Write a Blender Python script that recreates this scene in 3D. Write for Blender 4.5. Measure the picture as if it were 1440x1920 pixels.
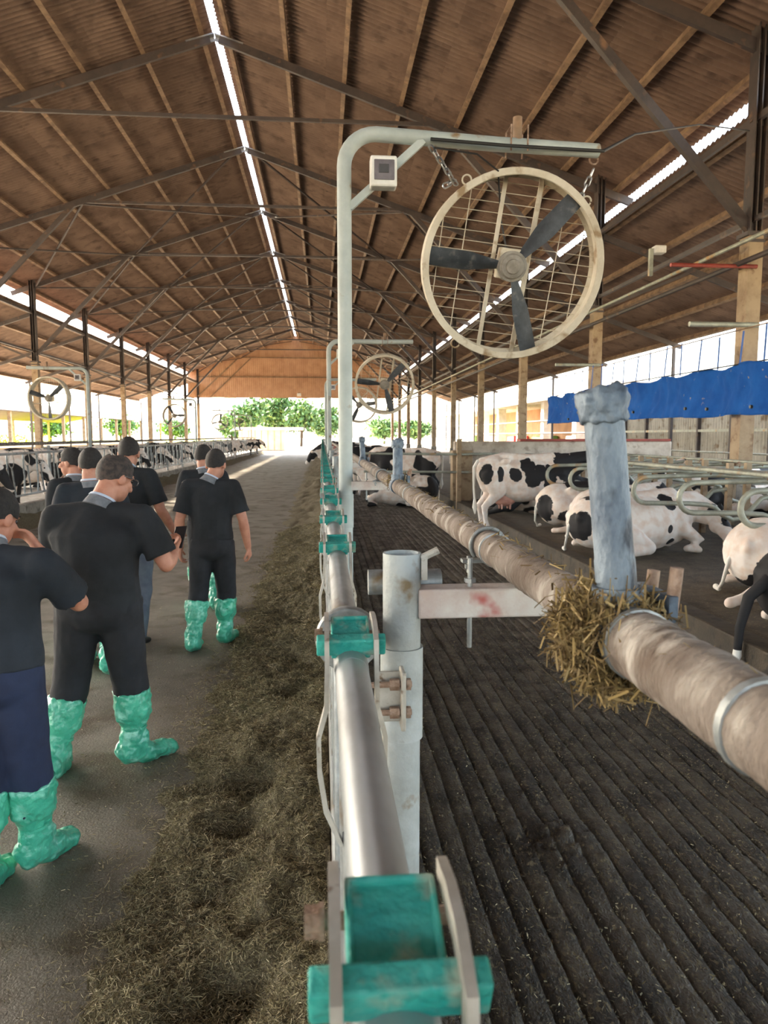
import bpy, bmesh, math, random
import numpy as np
from mathutils import Vector, Matrix, noise
R = math.radians
random.seed(7); rng = np.random.default_rng(7)
scene = bpy.context.scene
for o in list(bpy.data.objects): bpy.data.objects.remove(o)
col = scene.collection
V = Vector

# ---------------------------------------------------------------- camera
FPX = 1380.0
pitch = math.atan(143/FPX); yaw = math.atan(117*math.cos(pitch)/FPX)
cd = bpy.data.cameras.new('camera'); cam = bpy.data.objects.new('camera', cd); col.objects.link(cam)
cd.sensor_fit = 'VERTICAL'; cd.sensor_height = 36; cd.lens = FPX/1920*36
cam.location = (0, 0, 1.8); cam.rotation_euler = (R(90)-pitch, 0, -yaw)
cd.clip_start = 0.02; cd.clip_end = 2000
cd.dof.use_dof = True; cd.dof.focus_distance = 2.4; cd.dof.aperture_fstop = 9
scene.camera = cam

# ---------------------------------------------------------------- sky, sun, exposure
world = bpy.data.worlds.new('sky'); scene.world = world; world.use_nodes = True
wn = world.node_tree.nodes; wl = world.node_tree.links
bg = wn['Background']
sky = wn.new('ShaderNodeTexSky'); sky.sky_type = 'NISHITA'; sky.sun_disc = False
sky.sun_elevation = R(33); sky.sun_rotation = R(-50); sky.air_density = 1.2; sky.dust_density = 4.0; sky.ozone_density = 1.0
hz = wn.new('ShaderNodeHueSaturation'); hz.inputs['Saturation'].default_value = 0.6
wl.new(sky.outputs[0], hz.inputs['Color']); wl.new(hz.outputs[0], bg.inputs['Color'])
bg.inputs['Strength'].default_value = 0.55
sl = bpy.data.lights.new('sun', 'SUN'); sl.energy = 16.0; sl.angle = R(1.5); sl.color = (1.0, 0.86, 0.68)
sun = bpy.data.objects.new('sun', sl); col.objects.link(sun)
# sun stands ahead and to the left of the camera
sd = V((-math.sin(R(50))*math.cos(R(33)), math.cos(R(50))*math.cos(R(33)), math.sin(R(33))))
sun.rotation_euler = sd.to_track_quat('Z', 'Y').to_euler(); sun.location = (-40, 40, 60)
scene.view_settings.view_transform = 'Standard'; scene.view_settings.look = 'None'
scene.view_settings.gamma = 1.0; scene.view_settings.use_curve_mapping = False
scene.view_settings.exposure = 1.8
scene.cycles.max_bounces = 10; scene.cycles.diffuse_bounces = 6; scene.cycles.glossy_bounces = 4
scene.cycles.use_denoising = True; scene.cycles.sample_clamp_indirect = 12
scene.cycles.caustics_reflective = False; scene.cycles.caustics_refractive = False

# ---------------------------------------------------------------- helpers
def lin(c):
    out = []
    for v in c:
        v /= 255.0
        out.append(v/12.92 if v <= .04045 else ((v+.055)/1.055)**2.4)
    return (*out, 1.0)

def mat(name, c1, c2=None, rough=.6, metal=0., scale=6., stretch=(1,1,1), lo=.38, hi=.62, c3=None, s3=30., m3=(.58,.66),
        bump=0., bscale=40., rough2=None, detail=5., spec=.5, island=None, coat=0.):
    m = bpy.data.materials.new(name); m.use_nodes = True
    nt = m.node_tree; n = nt.nodes; l = nt.links
    b = n['Principled BSDF']; b.inputs['Roughness'].default_value = rough; b.inputs['Metallic'].default_value = metal
    b.inputs['Specular IOR Level'].default_value = spec; b.inputs['Coat Weight'].default_value = coat
    tc = n.new('ShaderNodeTexCoord'); oi = n.new('ShaderNodeObjectInfo')
    mu = n.new('ShaderNodeMath'); mu.operation = 'MULTIPLY'; mu.inputs[1].default_value = 37.0
    l.new(oi.outputs['Random'], mu.inputs[0])
    ad = n.new('ShaderNodeVectorMath'); ad.operation = 'ADD'
    l.new(tc.outputs['Object'], ad.inputs[0]); l.new(mu.outputs[0], ad.inputs[1])
    mp = n.new('ShaderNodeMapping'); mp.inputs['Scale'].default_value = stretch; l.new(ad.outputs[0], mp.inputs['Vector'])
    b.inputs['Base Color'].default_value = lin(c1)
    last = None
    if c2 is not None:
        nz = n.new('ShaderNodeTexNoise'); nz.inputs['Scale'].default_value = scale; nz.inputs['Detail'].default_value = detail
        nz.inputs['Roughness'].default_value = .65
        l.new(mp.outputs[0], nz.inputs['Vector'])
        rp = n.new('ShaderNodeValToRGB'); rp.color_ramp.elements[0].position = lo; rp.color_ramp.elements[1].position = hi
        rp.color_ramp.elements[0].color = lin(c1); rp.color_ramp.elements[1].color = lin(c2)
        l.new(nz.outputs['Fac'], rp.inputs['Fac']); last = rp.outputs['Color']
        if rough2 is not None:
            rr = n.new('ShaderNodeMapRange'); rr.inputs['From Min'].default_value = lo; rr.inputs['From Max'].default_value = hi
            rr.inputs['To Min'].default_value = rough; rr.inputs['To Max'].default_value = rough2
            l.new(nz.outputs['Fac'], rr.inputs['Value']); l.new(rr.outputs[0], b.inputs['Roughness'])
    if island is not None:
        ge = n.new('ShaderNodeNewGeometry'); rp = n.new('ShaderNodeValToRGB')
        while len(rp.color_ramp.elements) < len(island): rp.color_ramp.elements.new(.5)
        for i, cc in enumerate(island):
            rp.color_ramp.elements[i].position = i/(len(island)-1); rp.color_ramp.elements[i].color = lin(cc)
        l.new(ge.outputs['Random Per Island'], rp.inputs['Fac']); last = rp.outputs['Color']
    if c3 is not None:
        nz = n.new('ShaderNodeTexNoise'); nz.inputs['Scale'].default_value = s3; nz.inputs['Detail'].default_value = 4
        l.new(mp.outputs[0], nz.inputs['Vector'])
        mr = n.new('ShaderNodeMapRange'); mr.inputs['From Min'].default_value = m3[0]; mr.inputs['From Max'].default_value = m3[1]
        l.new(nz.outputs['Fac'], mr.inputs['Value'])
        mx = n.new('ShaderNodeMix'); mx.data_type = 'RGBA'
        l.new(mr.outputs[0], mx.inputs[0])
        if last is not None: l.new(last, mx.inputs[6])
        else: mx.inputs[6].default_value = lin(c1)
        mx.inputs[7].default_value = lin(c3); last = mx.outputs[2]
    if last is not None: l.new(last, b.inputs['Base Color'])
    if bump:
        nz = n.new('ShaderNodeTexNoise'); nz.inputs['Scale'].default_value = bscale; nz.inputs['Detail'].default_value = 5
        l.new(mp.outputs[0], nz.inputs['Vector'])
        bp = n.new('ShaderNodeBump'); bp.inputs['Strength'].default_value = bump; bp.inputs['Distance'].default_value = .01
        l.new(nz.outputs['Fac'], bp.inputs['Height']); l.new(bp.outputs[0], b.inputs['Normal'])
    return m

def frame(t, ref=V((0,0,1))):
    t = t.normalized()
    if abs(t.dot(ref)) > .97: ref = V((1,0,0)) if abs(t.x) < .9 else V((0,1,0))
    x = t.cross(ref).normalized(); y = x.cross(t).normalized()
    return x, y, t

class MB:
    def __init__(s): s.v = []; s.f = []
    def add(s, vs, fs):
        o = len(s.v); s.v += [tuple(v) for v in vs]; s.f += [tuple(i+o for i in f) for f in fs]; return s
    def box(s, c, d, rot=None):
        c = V(c); vs = []
        for i in range(8):
            p = V(((i & 1)-.5, ((i >> 1) & 1)-.5, ((i >> 2) & 1)-.5)); p = V((p.x*d[0], p.y*d[1], p.z*d[2]))
            if rot is not None: p = rot @ p
            vs.append(c+p)
        return s.add(vs, [(0,2,3,1),(4,5,7,6),(0,1,5,4),(2,6,7,3),(0,4,6,2),(1,3,7,5)])
    def bar(s, p, q, w, h, ref=V((0,0,1))):
        p = V(p); q = V(q); x, y, t = frame(q-p, ref); vs = []
        for e in (p, q):
            for a, b in ((-1,-1),(1,-1),(1,1),(-1,1)): vs.append(e+x*a*w/2+y*b*h/2)
        return s.add(vs, [(3,2,1,0),(4,5,6,7),(0,1,5,4),(1,2,6,5),(2,3,7,6),(3,0,4,7)])
    def tube(s, pts, r, n=10, closed=False, caps=True, hollow=0.):
        pts = [V(p) for p in pts]; m = len(pts)
        rs = r if isinstance(r, (list, tuple)) else [r]*m
        vs = []; x = None
        for i, p in enumerate(pts):
            a = pts[i-1] if (i > 0 or closed) else p; b = pts[(i+1) % m] if (i < m-1 or closed) else p
            t = (b-a).normalized()
            if x is None: x, y, t = frame(t)
            else:
                x = (x-t*x.dot(t)).normalized(); y = t.cross(x)
            y = t.cross(x)
            for k in range(n):
                an = 2*math.pi*k/n; vs.append(p+(x*math.cos(an)+y*math.sin(an))*rs[i])
        fs = []
        for i in range(m if closed else m-1):
            j = (i+1) % m
            for k in range(n): fs.append((i*n+k, i*n+(k+1) % n, j*n+(k+1) % n, j*n+k))
        if caps and not closed: fs += [tuple(range(n))[::-1], tuple((m-1)*n+k for k in range(n))]
        return s.add(vs, fs)
    def lathe(s, prof, n=20, M=None, closed=False):
        vs = []; fs = []
        for (r, z) in prof:
            for k in range(n):
                a = 2*math.pi*k/n; p = V((r*math.cos(a), r*math.sin(a), z)); vs.append(M @ p if M is not None else p)
        m = len(prof)
        for i in range(m if closed else m-1):
            j = (i+1) % m
            for k in range(n): fs.append((i*n+k, i*n+(k+1) % n, j*n+(k+1) % n, j*n+k))
        return s.add(vs, fs)
    def sphere(s, c, r, n=12, m=8, rot=None):
        c = V(c); rr = V(r) if not isinstance(r, (int, float)) else V((r, r, r)); vs = []; fs = []
        for i in range(m+1):
            t = math.pi*i/m
            for k in range(n):
                a = 2*math.pi*k/n; p = V((rr.x*math.sin(t)*math.cos(a), rr.y*math.sin(t)*math.sin(a), rr.z*math.cos(t)))
                vs.append(c+(rot @ p if rot is not None else p))
        for i in range(m):
            for k in range(n): fs.append((i*n+k, (i+1)*n+k, (i+1)*n+(k+1) % n, i*n+(k+1) % n))
        return s.add(vs, fs)
    def mesh(s, name, smooth=True, angle=40):
        me = bpy.data.meshes.new(name); me.from_pydata(s.v, [], s.f)
        if smooth:
            me.polygons.foreach_set('use_smooth', [True]*len(me.polygons)); me.set_sharp_from_angle(angle=R(angle))
        return me
    def build(s, name, m, parent=None, smooth=True, bevel=0., angle=40):
        return link(name, s.mesh(name, smooth, angle), m, parent, bevel)

def link(name, me, m=None, parent=None, bevel=0.):
    if m is not None and not me.materials: me.materials.append(m)
    o = bpy.data.objects.new(name, me); col.objects.link(o)
    if parent is not None: o.parent = parent
    if bevel:
        b = o.modifiers.new('bevel', 'BEVEL'); b.width = bevel; b.segments = 2; b.limit_method = 'ANGLE'
    return o
def tag(o, label=None, cat=None, group=None, kind=None):
    if label: o['label'] = label
    if cat: o['category'] = cat
    if group: o['group'] = group
    if kind: o['kind'] = kind
    return o
def empty(name, loc=(0,0,0), rz=0., label=None, cat=None, group=None, kind=None):
    o = bpy.data.objects.new(name, None); col.objects.link(o); o.location = loc; o.rotation_euler.z = rz
    o.empty_display_size = .1
    return tag(o, label, cat, group, kind)
def copy_tree(o, parent=None):
    c = o.copy(); col.objects.link(c); c.parent = parent
    for ch in list(o.children): copy_tree(ch, c)
    return c
def dup(root, loc, rz=None, label=None, group=None, scale=None):
    c = copy_tree(root); c.location = loc
    if rz is not None: c.rotation_euler.z = rz
    if label: c['label'] = label
    if group: c['group'] = group
    if scale: c.scale = scale
    return c
def inst(name, me, parent, loc=(0,0,0), rot=(0,0,0), m=None):
    o = bpy.data.objects.new(name, me); col.objects.link(o); o.parent = parent; o.location = loc; o.rotation_euler = rot
    return o
def arc(c, r, a0, a1, n, u, w):
    c = V(c); u = V(u); w = V(w)
    return [c+u*r*math.cos(R(a0+(a1-a0)*i/n))+w*r*math.sin(R(a0+(a1-a0)*i/n)) for i in range(n+1)]

# ------- organic surfaces: swept limbs and ellipsoids merged into one continuous skin
def sweep(pts, rad, flat=False, ref=V((1,0,0)), n=16):
    pts = [V(p) for p in pts]; rad = [(r, r) if isinstance(r, (int, float)) else r for r in rad]
    if not flat:        # rounded ends
        d0 = (pts[0]-pts[1]).normalized(); d1 = (pts[-1]-pts[-2]).normalized()
        r0 = min(rad[0]); r1 = min(rad[-1])
        A = [(pts[0]+d0*r0*k, (rad[0][0]*q, rad[0][1]*q)) for k, q in ((.97,.25),(.8,.6),(.45,.89))]
        B = [(pts[-1]+d1*r1*k, (rad[-1][0]*q, rad[-1][1]*q)) for k, q in ((.45,.89),(.8,.6),(.97,.25))]
        pts = [a[0] for a in A]+pts+[b[0] for b in B]; rad = [a[1] for a in A]+rad+[b[1] for b in B]
    vs = []; m = len(pts)
    for i, p in enumerate(pts):
        t = (pts[min(i+1, m-1)]-pts[max(i-1, 0)]).normalized()
        rf = ref if abs(t.dot(ref)) < .95 else V((0,1,0))
        x = (rf-t*rf.dot(t)).normalized(); y = t.cross(x)
        for k in range(n):
            a = 2*math.pi*k/n; vs.append(p+x*math.cos(a)*rad[i][0]+y*math.sin(a)*rad[i][1])
    fs = [(i*n+k, i*n+(k+1) % n, (i+1)*n+(k+1) % n, (i+1)*n+k) for i in range(m-1) for k in range(n)]
    fs += [tuple(range(n))[::-1], tuple((m-1)*n+k for k in range(n))]
    return vs, fs
def ell(c, r, rot=None, n=16, m=10):
    b = MB(); b.sphere(c, r, n, m, rot); return b.v, b.f
def blob(name, shapes, vox, m, parent=None, it=5, wr=0., wscale=12., fac=.5, deci=0.):
    b = MB()
    for vs, fs in shapes: b.add(vs, fs)
    me = bpy.data.meshes.new(name); me.from_pydata(b.v, [], b.f)
    ob = bpy.data.objects.new('tmp', me); col.objects.link(ob)
    md = ob.modifiers.new('r', 'REMESH'); md.mode = 'VOXEL'; md.voxel_size = vox; md.use_smooth_shade = True
    ms = ob.modifiers.new('s', 'SMOOTH'); ms.factor = fac; ms.iterations = it
    if deci:
        dc = ob.modifiers.new('d', 'DECIMATE'); dc.ratio = deci
    bpy.context.view_layer.update()
    ev = ob.evaluated_get(bpy.context.evaluated_depsgraph_get())
    out = bpy.data.meshes.new_from_object(ev); out.name = name
    bpy.data.objects.remove(ob); bpy.data.meshes.remove(me)
    if wr:
        nv = len(out.vertices); co = np.empty(nv*3, 'f'); out.vertices.foreach_get('co', co)
        no = np.empty(nv*3, 'f'); out.vertices.foreach_get('normal', no); co = co.reshape(-1, 3); no = no.reshape(-1, 3)
        d = np.array([noise.noise(V((p[0]*wscale, p[1]*wscale, p[2]*wscale*.7)))+.5*noise.noise(V((p[0]*wscale*2.3+9, p[1]*wscale*2.3, p[2]*wscale*2.3))) for p in co], 'f')
        co += no*d[:, None]*wr; out.vertices.foreach_set('co', co.ravel())
    out.polygons.foreach_set('use_smooth', [True]*len(out.polygons)); out.update()
    return link(name, out, m, parent)

def quads_mesh(name, verts, n):       # verts (n*4,3) array: n loose quads
    me = bpy.data.meshes.new(name); me.vertices.add(n*4); me.vertices.foreach_set('co', np.asarray(verts, 'f').ravel())
    me.loops.add(n*4); me.loops.foreach_set('vertex_index', np.arange(n*4, dtype='i'))
    me.polygons.add(n); me.polygons.foreach_set('loop_start', np.arange(0, n*4, 4, dtype='i'))
    me.update(calc_edges=True); me.validate(); return me
def grid_mesh(name, X, Y, Z):         # 2-D arrays
    h, w = X.shape; me = bpy.data.meshes.new(name)
    co = np.stack([X, Y, Z], -1).reshape(-1, 3).astype('f')
    me.vertices.add(h*w); me.vertices.foreach_set('co', co.ravel())
    i = (np.arange(h-1)[:, None]*w+np.arange(w-1)[None]).ravel()
    q = np.stack([i, i+1, i+w+1, i+w], -1).astype('i'); n = len(q)
    me.loops.add(n*4); me.loops.foreach_set('vertex_index', q.ravel())
    me.polygons.add(n); me.polygons.foreach_set('loop_start', np.arange(0, n*4, 4, dtype='i'))
    me.update(calc_edges=True); me.validate()
    me.polygons.foreach_set('use_smooth', [True]*n); return me
def vnoise(x, y, seed=0, oct=4):      # value noise on arrays
    out = np.zeros_like(x); amp = 1.; r = np.random.default_rng(seed); T = r.random((256, 256))
    for k in range(oct):
        xi = np.floor(x).astype(int); yi = np.floor(y).astype(int); fx = x-xi; fy = y-yi
        fx = fx*fx*(3-2*fx); fy = fy*fy*(3-2*fy)
        a = T[xi % 256, yi % 256]; b = T[(xi+1) % 256, yi % 256]; c = T[xi % 256, (yi+1) % 256]; d = T[(xi+1) % 256, (yi+1) % 256]
        out += amp*((a*(1-fx)+b*fx)*(1-fy)+(c*(1-fx)+d*fx)*fy-.5); amp *= .5; x = x*2.03+17; y = y*2.03+5
    return out
def blades(n, px, py, pz, lmin, lmax, wmin, wmax, tilt=.5, seed=1):
    r = np.random.default_rng(seed); L = r.uniform(lmin, lmax, n); W = r.uniform(wmin, wmax, n)
    a = r.uniform(0, 2*np.pi, n); t = r.normal(0, tilt, n)
    d = np.stack([np.cos(a)*np.cos(t), np.sin(a)*np.cos(t), np.sin(t)], -1)*L[:, None]/2
    rl = r.normal(0, .7, n); s = np.stack([-np.sin(a)*np.cos(rl), np.cos(a)*np.cos(rl), np.sin(rl)], -1)*W[:, None]/2
    c = np.stack([px, py, pz], -1)
    return np.stack([c-d-s, c+d-s, c+d+s, c-d+s], 1).reshape(-1, 3)

# ---------------------------------------------------------------- materials
M = {}
M['alley'] = mat('feed alley concrete', (134,128,116), (104,98,86), .75, scale=1.3, c3=(86,76,58), s3=3., m3=(.5,.66), bump=.5, bscale=90, rough2=.6)
M['outer'] = mat('outdoor ground', (208,194,170), (184,168,142), .95, scale=.15, c3=(140,140,90), s3=.04)
M['field'] = mat('crop field', (150,170,40), (196,200,60), .95, scale=.2)
M['concrete'] = mat('old concrete', (150,142,130), (120,112,100), .85, scale=2.5, c3=(84,76,64), s3=7., m3=(.55,.7), bump=.4, bscale=60)
M['whitewall'] = mat('limewashed wall', (196,188,176), (160,148,134), .9, scale=2., c3=(120,104,88), s3=5., m3=(.55,.75), bump=.3, bscale=40)
M['curb'] = mat('stall kerb', (74,64,50), (50,44,36), .7, scale=3, c3=(36,30,24), s3=9., bump=.5, bscale=50)
M['stall'] = mat('stall bedding', (86,76,60), (60,52,42), .9, scale=5, c3=(120,106,78), s3=40., m3=(.6,.7), bump=.8, bscale=60)
M['manure'] = mat('grooved dirty concrete', (76,70,58), (48,44,37), .45, scale=7, stretch=(1,.6,1), c3=(106,97,74), s3=60., m3=(.56,.66), bump=1., bscale=110, rough2=.7, lo=.4, hi=.6)
M['feed'] = mat('mixed feed', (122,112,85), (78,69,51), .95, scale=55, c3=(158,147,114), s3=150., m3=(.58,.64), bump=1., bscale=160)
M['straw'] = mat('chopped forage', (120,110,70), rough=.85, island=[(62,54,38),(106,97,70),(142,133,98),(122,115,84),(170,159,120),(90,81,57),(204,192,156)])
M['straw_gold'] = mat('golden straw', (190,160,90), rough=.8, island=[(70,56,34),(118,98,58),(150,128,80),(92,74,46),(172,152,106)])
M['fleck'] = mat('trampled bits', (90,80,50), rough=.8, island=[(50,45,34),(92,83,60),(124,115,84),(70,62,45),(182,172,136)])
M['sheet'] = mat('aged corrugated sheet', (120,99,86), (99,80,69), .8, scale=.9, stretch=(1,1,1), c3=(80,64,55), s3=2.2, m3=(.54,.72), bump=.2, bscale=20)
M['purlin'] = mat('rusty purlin steel', (140,116,92), (104,82,64), .7, scale=3, c3=(150,120,92), s3=5., m3=(.58,.7))
M['truss'] = mat('painted truss steel', (72,62,58), (52,46,46), .55, scale=2, c3=(110,84,64), s3=4., m3=(.6,.75))
M['bracket'] = mat('galvanised bracket', (170,172,174), (140,142,148), .4, .6, scale=5)
M['column'] = mat('beige column paint', (164,144,116), (140,118,92), .7, scale=3, c3=(112,86,62), s3=6., m3=(.57,.72))
M['gable'] = mat('gable sheet', (190,150,118), (174,132,102), .8, scale=1.2)
M['galv'] = mat('galvanised steel', (160,166,168), (126,130,130), .42, .55, scale=9, c3=(108,92,70), s3=14., m3=(.6,.72), bump=.15, bscale=60, rough2=.6)
M['postgrey'] = mat('weathered grey paint', (170,178,180), (146,152,150), .6, .1, scale=7, c3=(126,112,88), s3=18., m3=(.6,.72), bump=.2, bscale=80)
M['rail'] = mat('worn steel rail', (172,178,182), (136,138,138), .36, .45, scale=5, stretch=(1,.4,1), c3=(96,82,62), s3=10., m3=(.6,.75), rough2=.5)
M['lockbar'] = mat('pale strap steel', (186,184,176), (160,156,146), .55, .2, scale=14, c3=(110,92,72), s3=34., m3=(.62,.7))
M['rustbolt'] = mat('rusty bolt', (166,144,128), (124,98,80), .8, .2, scale=40, bump=.4, bscale=200)
M['teal'] = mat('teal latch plastic', (36,152,143), (68,176,164), .5, scale=26, c3=(150,168,150), s3=30., m3=(.52,.70), bump=.4, bscale=120)
M['rustpipe'] = mat('dirty rusted pipe', (134,125,117), (98,85,75), .85, .1, scale=5, stretch=(1,2.2,1), c3=(172,166,158), s3=9., m3=(.54,.66), bump=.9, bscale=60)
M['stub'] = mat('blue-grey galvanised stub', (82,96,112), (124,138,150), .6, .3, scale=18, stretch=(1,1,.5), c3=(52,60,70), s3=26., m3=(.56,.68), bump=.5, bscale=90)
M['pinkbeam'] = mat('peeling pinkish beam', (196,180,172), (210,206,200), .75, scale=9, c3=(176,96,90), s3=7., m3=(.6,.66), bump=.3, bscale=90)
M['fanhoop'] = mat('cream fan housing', (206,199,182), (184,175,155), .65, scale=4, c3=(142,120,90), s3=9., m3=(.58,.72))
M['fanpole'] = mat('pale green-grey pole', (176,186,184), (158,168,166), .55, scale=3, c3=(138,116,86), s3=8., m3=(.64,.74))
M['blade'] = mat('dark fan blade', (44,50,56), (66,72,78), .6, scale=8, c3=(98,98,96), s3=16., m3=(.6,.75))
M['hub'] = mat('dusty fan motor', (150,146,138), (120,114,104), .7, .3, scale=10)
M['white'] = mat('white plastic', (226,226,222), (206,206,200), .4, scale=8)
M['dark'] = mat('dark plastic', (40,38,36), (54,50,48), .4, scale=8)
M['window'] = mat('smoked cover', (120,116,122), (96,92,98), .15, scale=5)
M['chain'] = mat('zinc chain', (188,190,192), (150,152,154), .3, .9, scale=30)
M['cable'] = mat('black cable', (28,27,26), rough=.6)
M['tarp'] = mat('blue tarpaulin', (26,90,170), (20,78,154), .8, spec=.15, scale=2, c3=(150,140,130), s3=7., m3=(.68,.74), bump=.25, bscale=9)
M['strap'] = mat('blue strap', (50,96,170), rough=.7)
M['pipe'] = mat('grey-green pipe', (170,174,160), (142,144,132), .5, .3, scale=5, c3=(176,140,96), s3=4., m3=(.58,.7))
M['redbar'] = mat('red oxide bar', (150,62,50), (120,50,42), .6, scale=6)
M['corr'] = mat('corrugated cladding', (190,186,172), (166,160,146), .6, scale=1.5, c3=(130,112,88), s3=3., m3=(.58,.7))
M['brown'] = mat('brown cladding', (158,118,84), (140,100,70), .8, scale=.8)
M['nbroof'] = mat('dull brown roof', (84,68,56), (70,56,46), .8, scale=.8)
M['cream'] = mat('cream render', (222,208,180), (204,188,158), .9, scale=.8)
M['whitepaint'] = mat('white paint', (232,230,222), (214,210,200), .6, scale=2)
M['redpaint'] = mat('red panel', (190,44,52), rough=.5)
M['leaf'] = mat('tree leaves', (70,104,52), rough=.7, island=[(48,82,44),(78,112,58),(104,136,74),(62,96,60),(128,150,80)])
M['bark'] = mat('bark', (84,68,52), (62,50,40), .9, scale=12)
M['hay'] = mat('yellow crop', (196,196,50), rough=.9, island=[(150,160,40),(214,206,50),(180,190,60),(110,140,50)])
M['skin'] = mat('skin', (190,136,112), (176,120,98), .55, scale=14, bump=.1, bscale=200)
M['hair'] = mat('short black hair', (26,24,24), (44,40,38), .6, scale=60, bump=.8, bscale=260)
M['hairthin'] = mat('thin greying hair', (40,36,36), (78,66,60), .65, scale=40, bump=.8, bscale=260)
M['shirt'] = mat('black polo knit', (24,27,31), (34,38,43), .9, scale=5, bump=.25, bscale=30)
M['shirt2'] = mat('navy-black polo knit', (26,33,41), (36,43,52), .9, scale=5, bump=.25, bscale=30)
M['collar'] = mat('grey ribbed collar', (98,102,108), (120,124,130), .9, scale=20)
M['lanyard'] = mat('pale lanyard', (184,196,214), rough=.7)
M['trouser'] = mat('black trousers', (20,22,27), (30,33,39), .85, scale=6, bump=.3, bscale=24)
M['trouser_navy'] = mat('navy trousers', (22,32,58), (30,42,70), .85, scale=6, bump=.3, bscale=24)
M['jeans'] = mat('grey-blue jeans', (84,92,108), (100,108,122), .9, scale=8)
M['bootcover'] = mat('teal plastic boot cover', (84,190,158), (58,160,132), .28, scale=9, c3=(140,218,194), s3=14., m3=(.56,.68), bump=.9, bscale=34, coat=.3)
M['shoe'] = mat('black shoe', (26,26,28), rough=.5)
M['eye'] = mat('eye', (28,22,20), rough=.2)
M['lens'] = mat('spectacle frame', (60,56,56), rough=.3, metal=.5)
M['phone'] = mat('phone case', (30,30,34), rough=.3)
M['pinkskin'] = mat('pink udder skin', (214,166,150), (196,144,130), .6, scale=10)
M['hoof'] = mat('hoof', (84,70,56), (60,50,42), .6, scale=20)
M['yellowtag'] = mat('yellow ear tag', (214,186,50), rough=.5)

def cow_mat(name, mode, thr=.52):
    m = bpy.data.materials.new(name); m.use_nodes = True; nt = m.node_tree; n = nt.nodes; l = nt.links
    b = n['Principled BSDF']; b.inputs['Roughness'].default_value = .75
    tc = n.new('ShaderNodeTexCoord'); oi = n.new('ShaderNodeObjectInfo')
    mu = n.new('ShaderNodeMath'); mu.operation = 'MULTIPLY'; mu.inputs[1].default_value = 51.0; l.new(oi.outputs['Random'], mu.inputs[0])
    ad = n.new('ShaderNodeVectorMath'); ad.operation = 'ADD'; l.new(tc.outputs['Object'], ad.inputs[0]); l.new(mu.outputs[0], ad.inputs[1])
    fine = n.new('ShaderNodeTexNoise'); fine.inputs['Scale'].default_value = 9; fine.inputs['Detail'].default_value = 5; l.new(tc.outputs['Object'], fine.inputs['Vector'])
    if mode == 'noise':
        nz = n.new('ShaderNodeTexNoise'); nz.inputs['Scale'].default_value = 1.7; nz.inputs['Detail'].default_value = 1.5
        l.new(ad.outputs[0], nz.inputs['Vector']); src = nz.outputs['Fac']
        lo, hi = thr, thr+.012
    else:
        at = n.new('ShaderNodeAttribute'); at.attribute_name = 'patch'
        m1 = n.new('ShaderNodeMath'); m1.operation = 'MULTIPLY_ADD'; m1.inputs[1].default_value = .9; m1.inputs[2].default_value = -.45
        l.new(fine.outputs['Fac'], m1.inputs[0])
        m2 = n.new('ShaderNodeMath'); m2.operation = 'ADD'; l.new(at.outputs['Fac'], m2.inputs[0]); l.new(m1.outputs[0], m2.inputs[1]); src = m2.outputs[0]
        lo, hi = .0, .06
    mr = n.new('ShaderNodeMapRange'); mr.inputs['From Min'].default_value = lo; mr.inputs['From Max'].default_value = hi; l.new(src, mr.inputs['Value'])
    wp = n.new('ShaderNodeValToRGB'); wp.color_ramp.elements[0].color = lin((226,206,190)); wp.color_ramp.elements[1].color = lin((240,232,224))
    wp.color_ramp.elements[0].position = .35; wp.color_ramp.elements[1].position = .6; l.new(fine.outputs['Fac'], wp.inputs['Fac'])
    mx = n.new('ShaderNodeMix'); mx.data_type = 'RGBA'; l.new(mr.outputs[0], mx.inputs[0]); l.new(wp.outputs[0], mx.inputs[6]); mx.inputs[7].default_value = lin((26,25,28))
    l.new(mx.outputs[2], b.inputs['Base Color'])
    return m
M['cow'] = cow_mat('holstein coat', 'noise', .50); M['cowdark'] = cow_mat('dark holstein coat', 'noise', .44); M['cowpatch'] = cow_mat('patched holstein coat', 'attr')
M['tailblack'] = mat('black tail', (26,25,28), rough=.8)
# ================================================================ SETTING
CX = -2.62; WC = 10.17; RZ = 12.05; SL = .34; BAY = 7.35; Y0 = 12.75
XR = CX+WC; XL = CX-WC
YS = [Y0+BAY*k for k in range(-5, 10)]; YEND = YS[-1]
ang = math.atan(SL)
# outdoor ground and floors
g = MB(); g.add([(-400,-200,-.06),(400,-200,-.06),(400,600,-.06),(-400,600,-.06)], [(0,1,2,3)])
tag(g.build('floor_outdoor_ground', M['outer'], smooth=False), kind='structure')
g = MB(); g.box((-3.15,27,-.05), (6.9,106,.1)); tag(g.build('floor_feed_alley', M['alley'], smooth=False), kind='structure')
g = MB(); g.box((-12.85,27,-.05), (12.5,106,.1)); tag(g.build('floor_left_pen', M['concrete'], smooth=False), kind='structure')
g = MB(); g.box((8.4,27,.09), (10.2,106,.22))
tag(g.build('floor_stall_platform', M['stall'], smooth=False), kind='structure')
g = MB(); g.box((3.36,27,.1), (.22,106,.23)); tag(g.build('trim_1_stall_kerb', M['curb'], smooth=False, bevel=.02), kind='structure')
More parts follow.
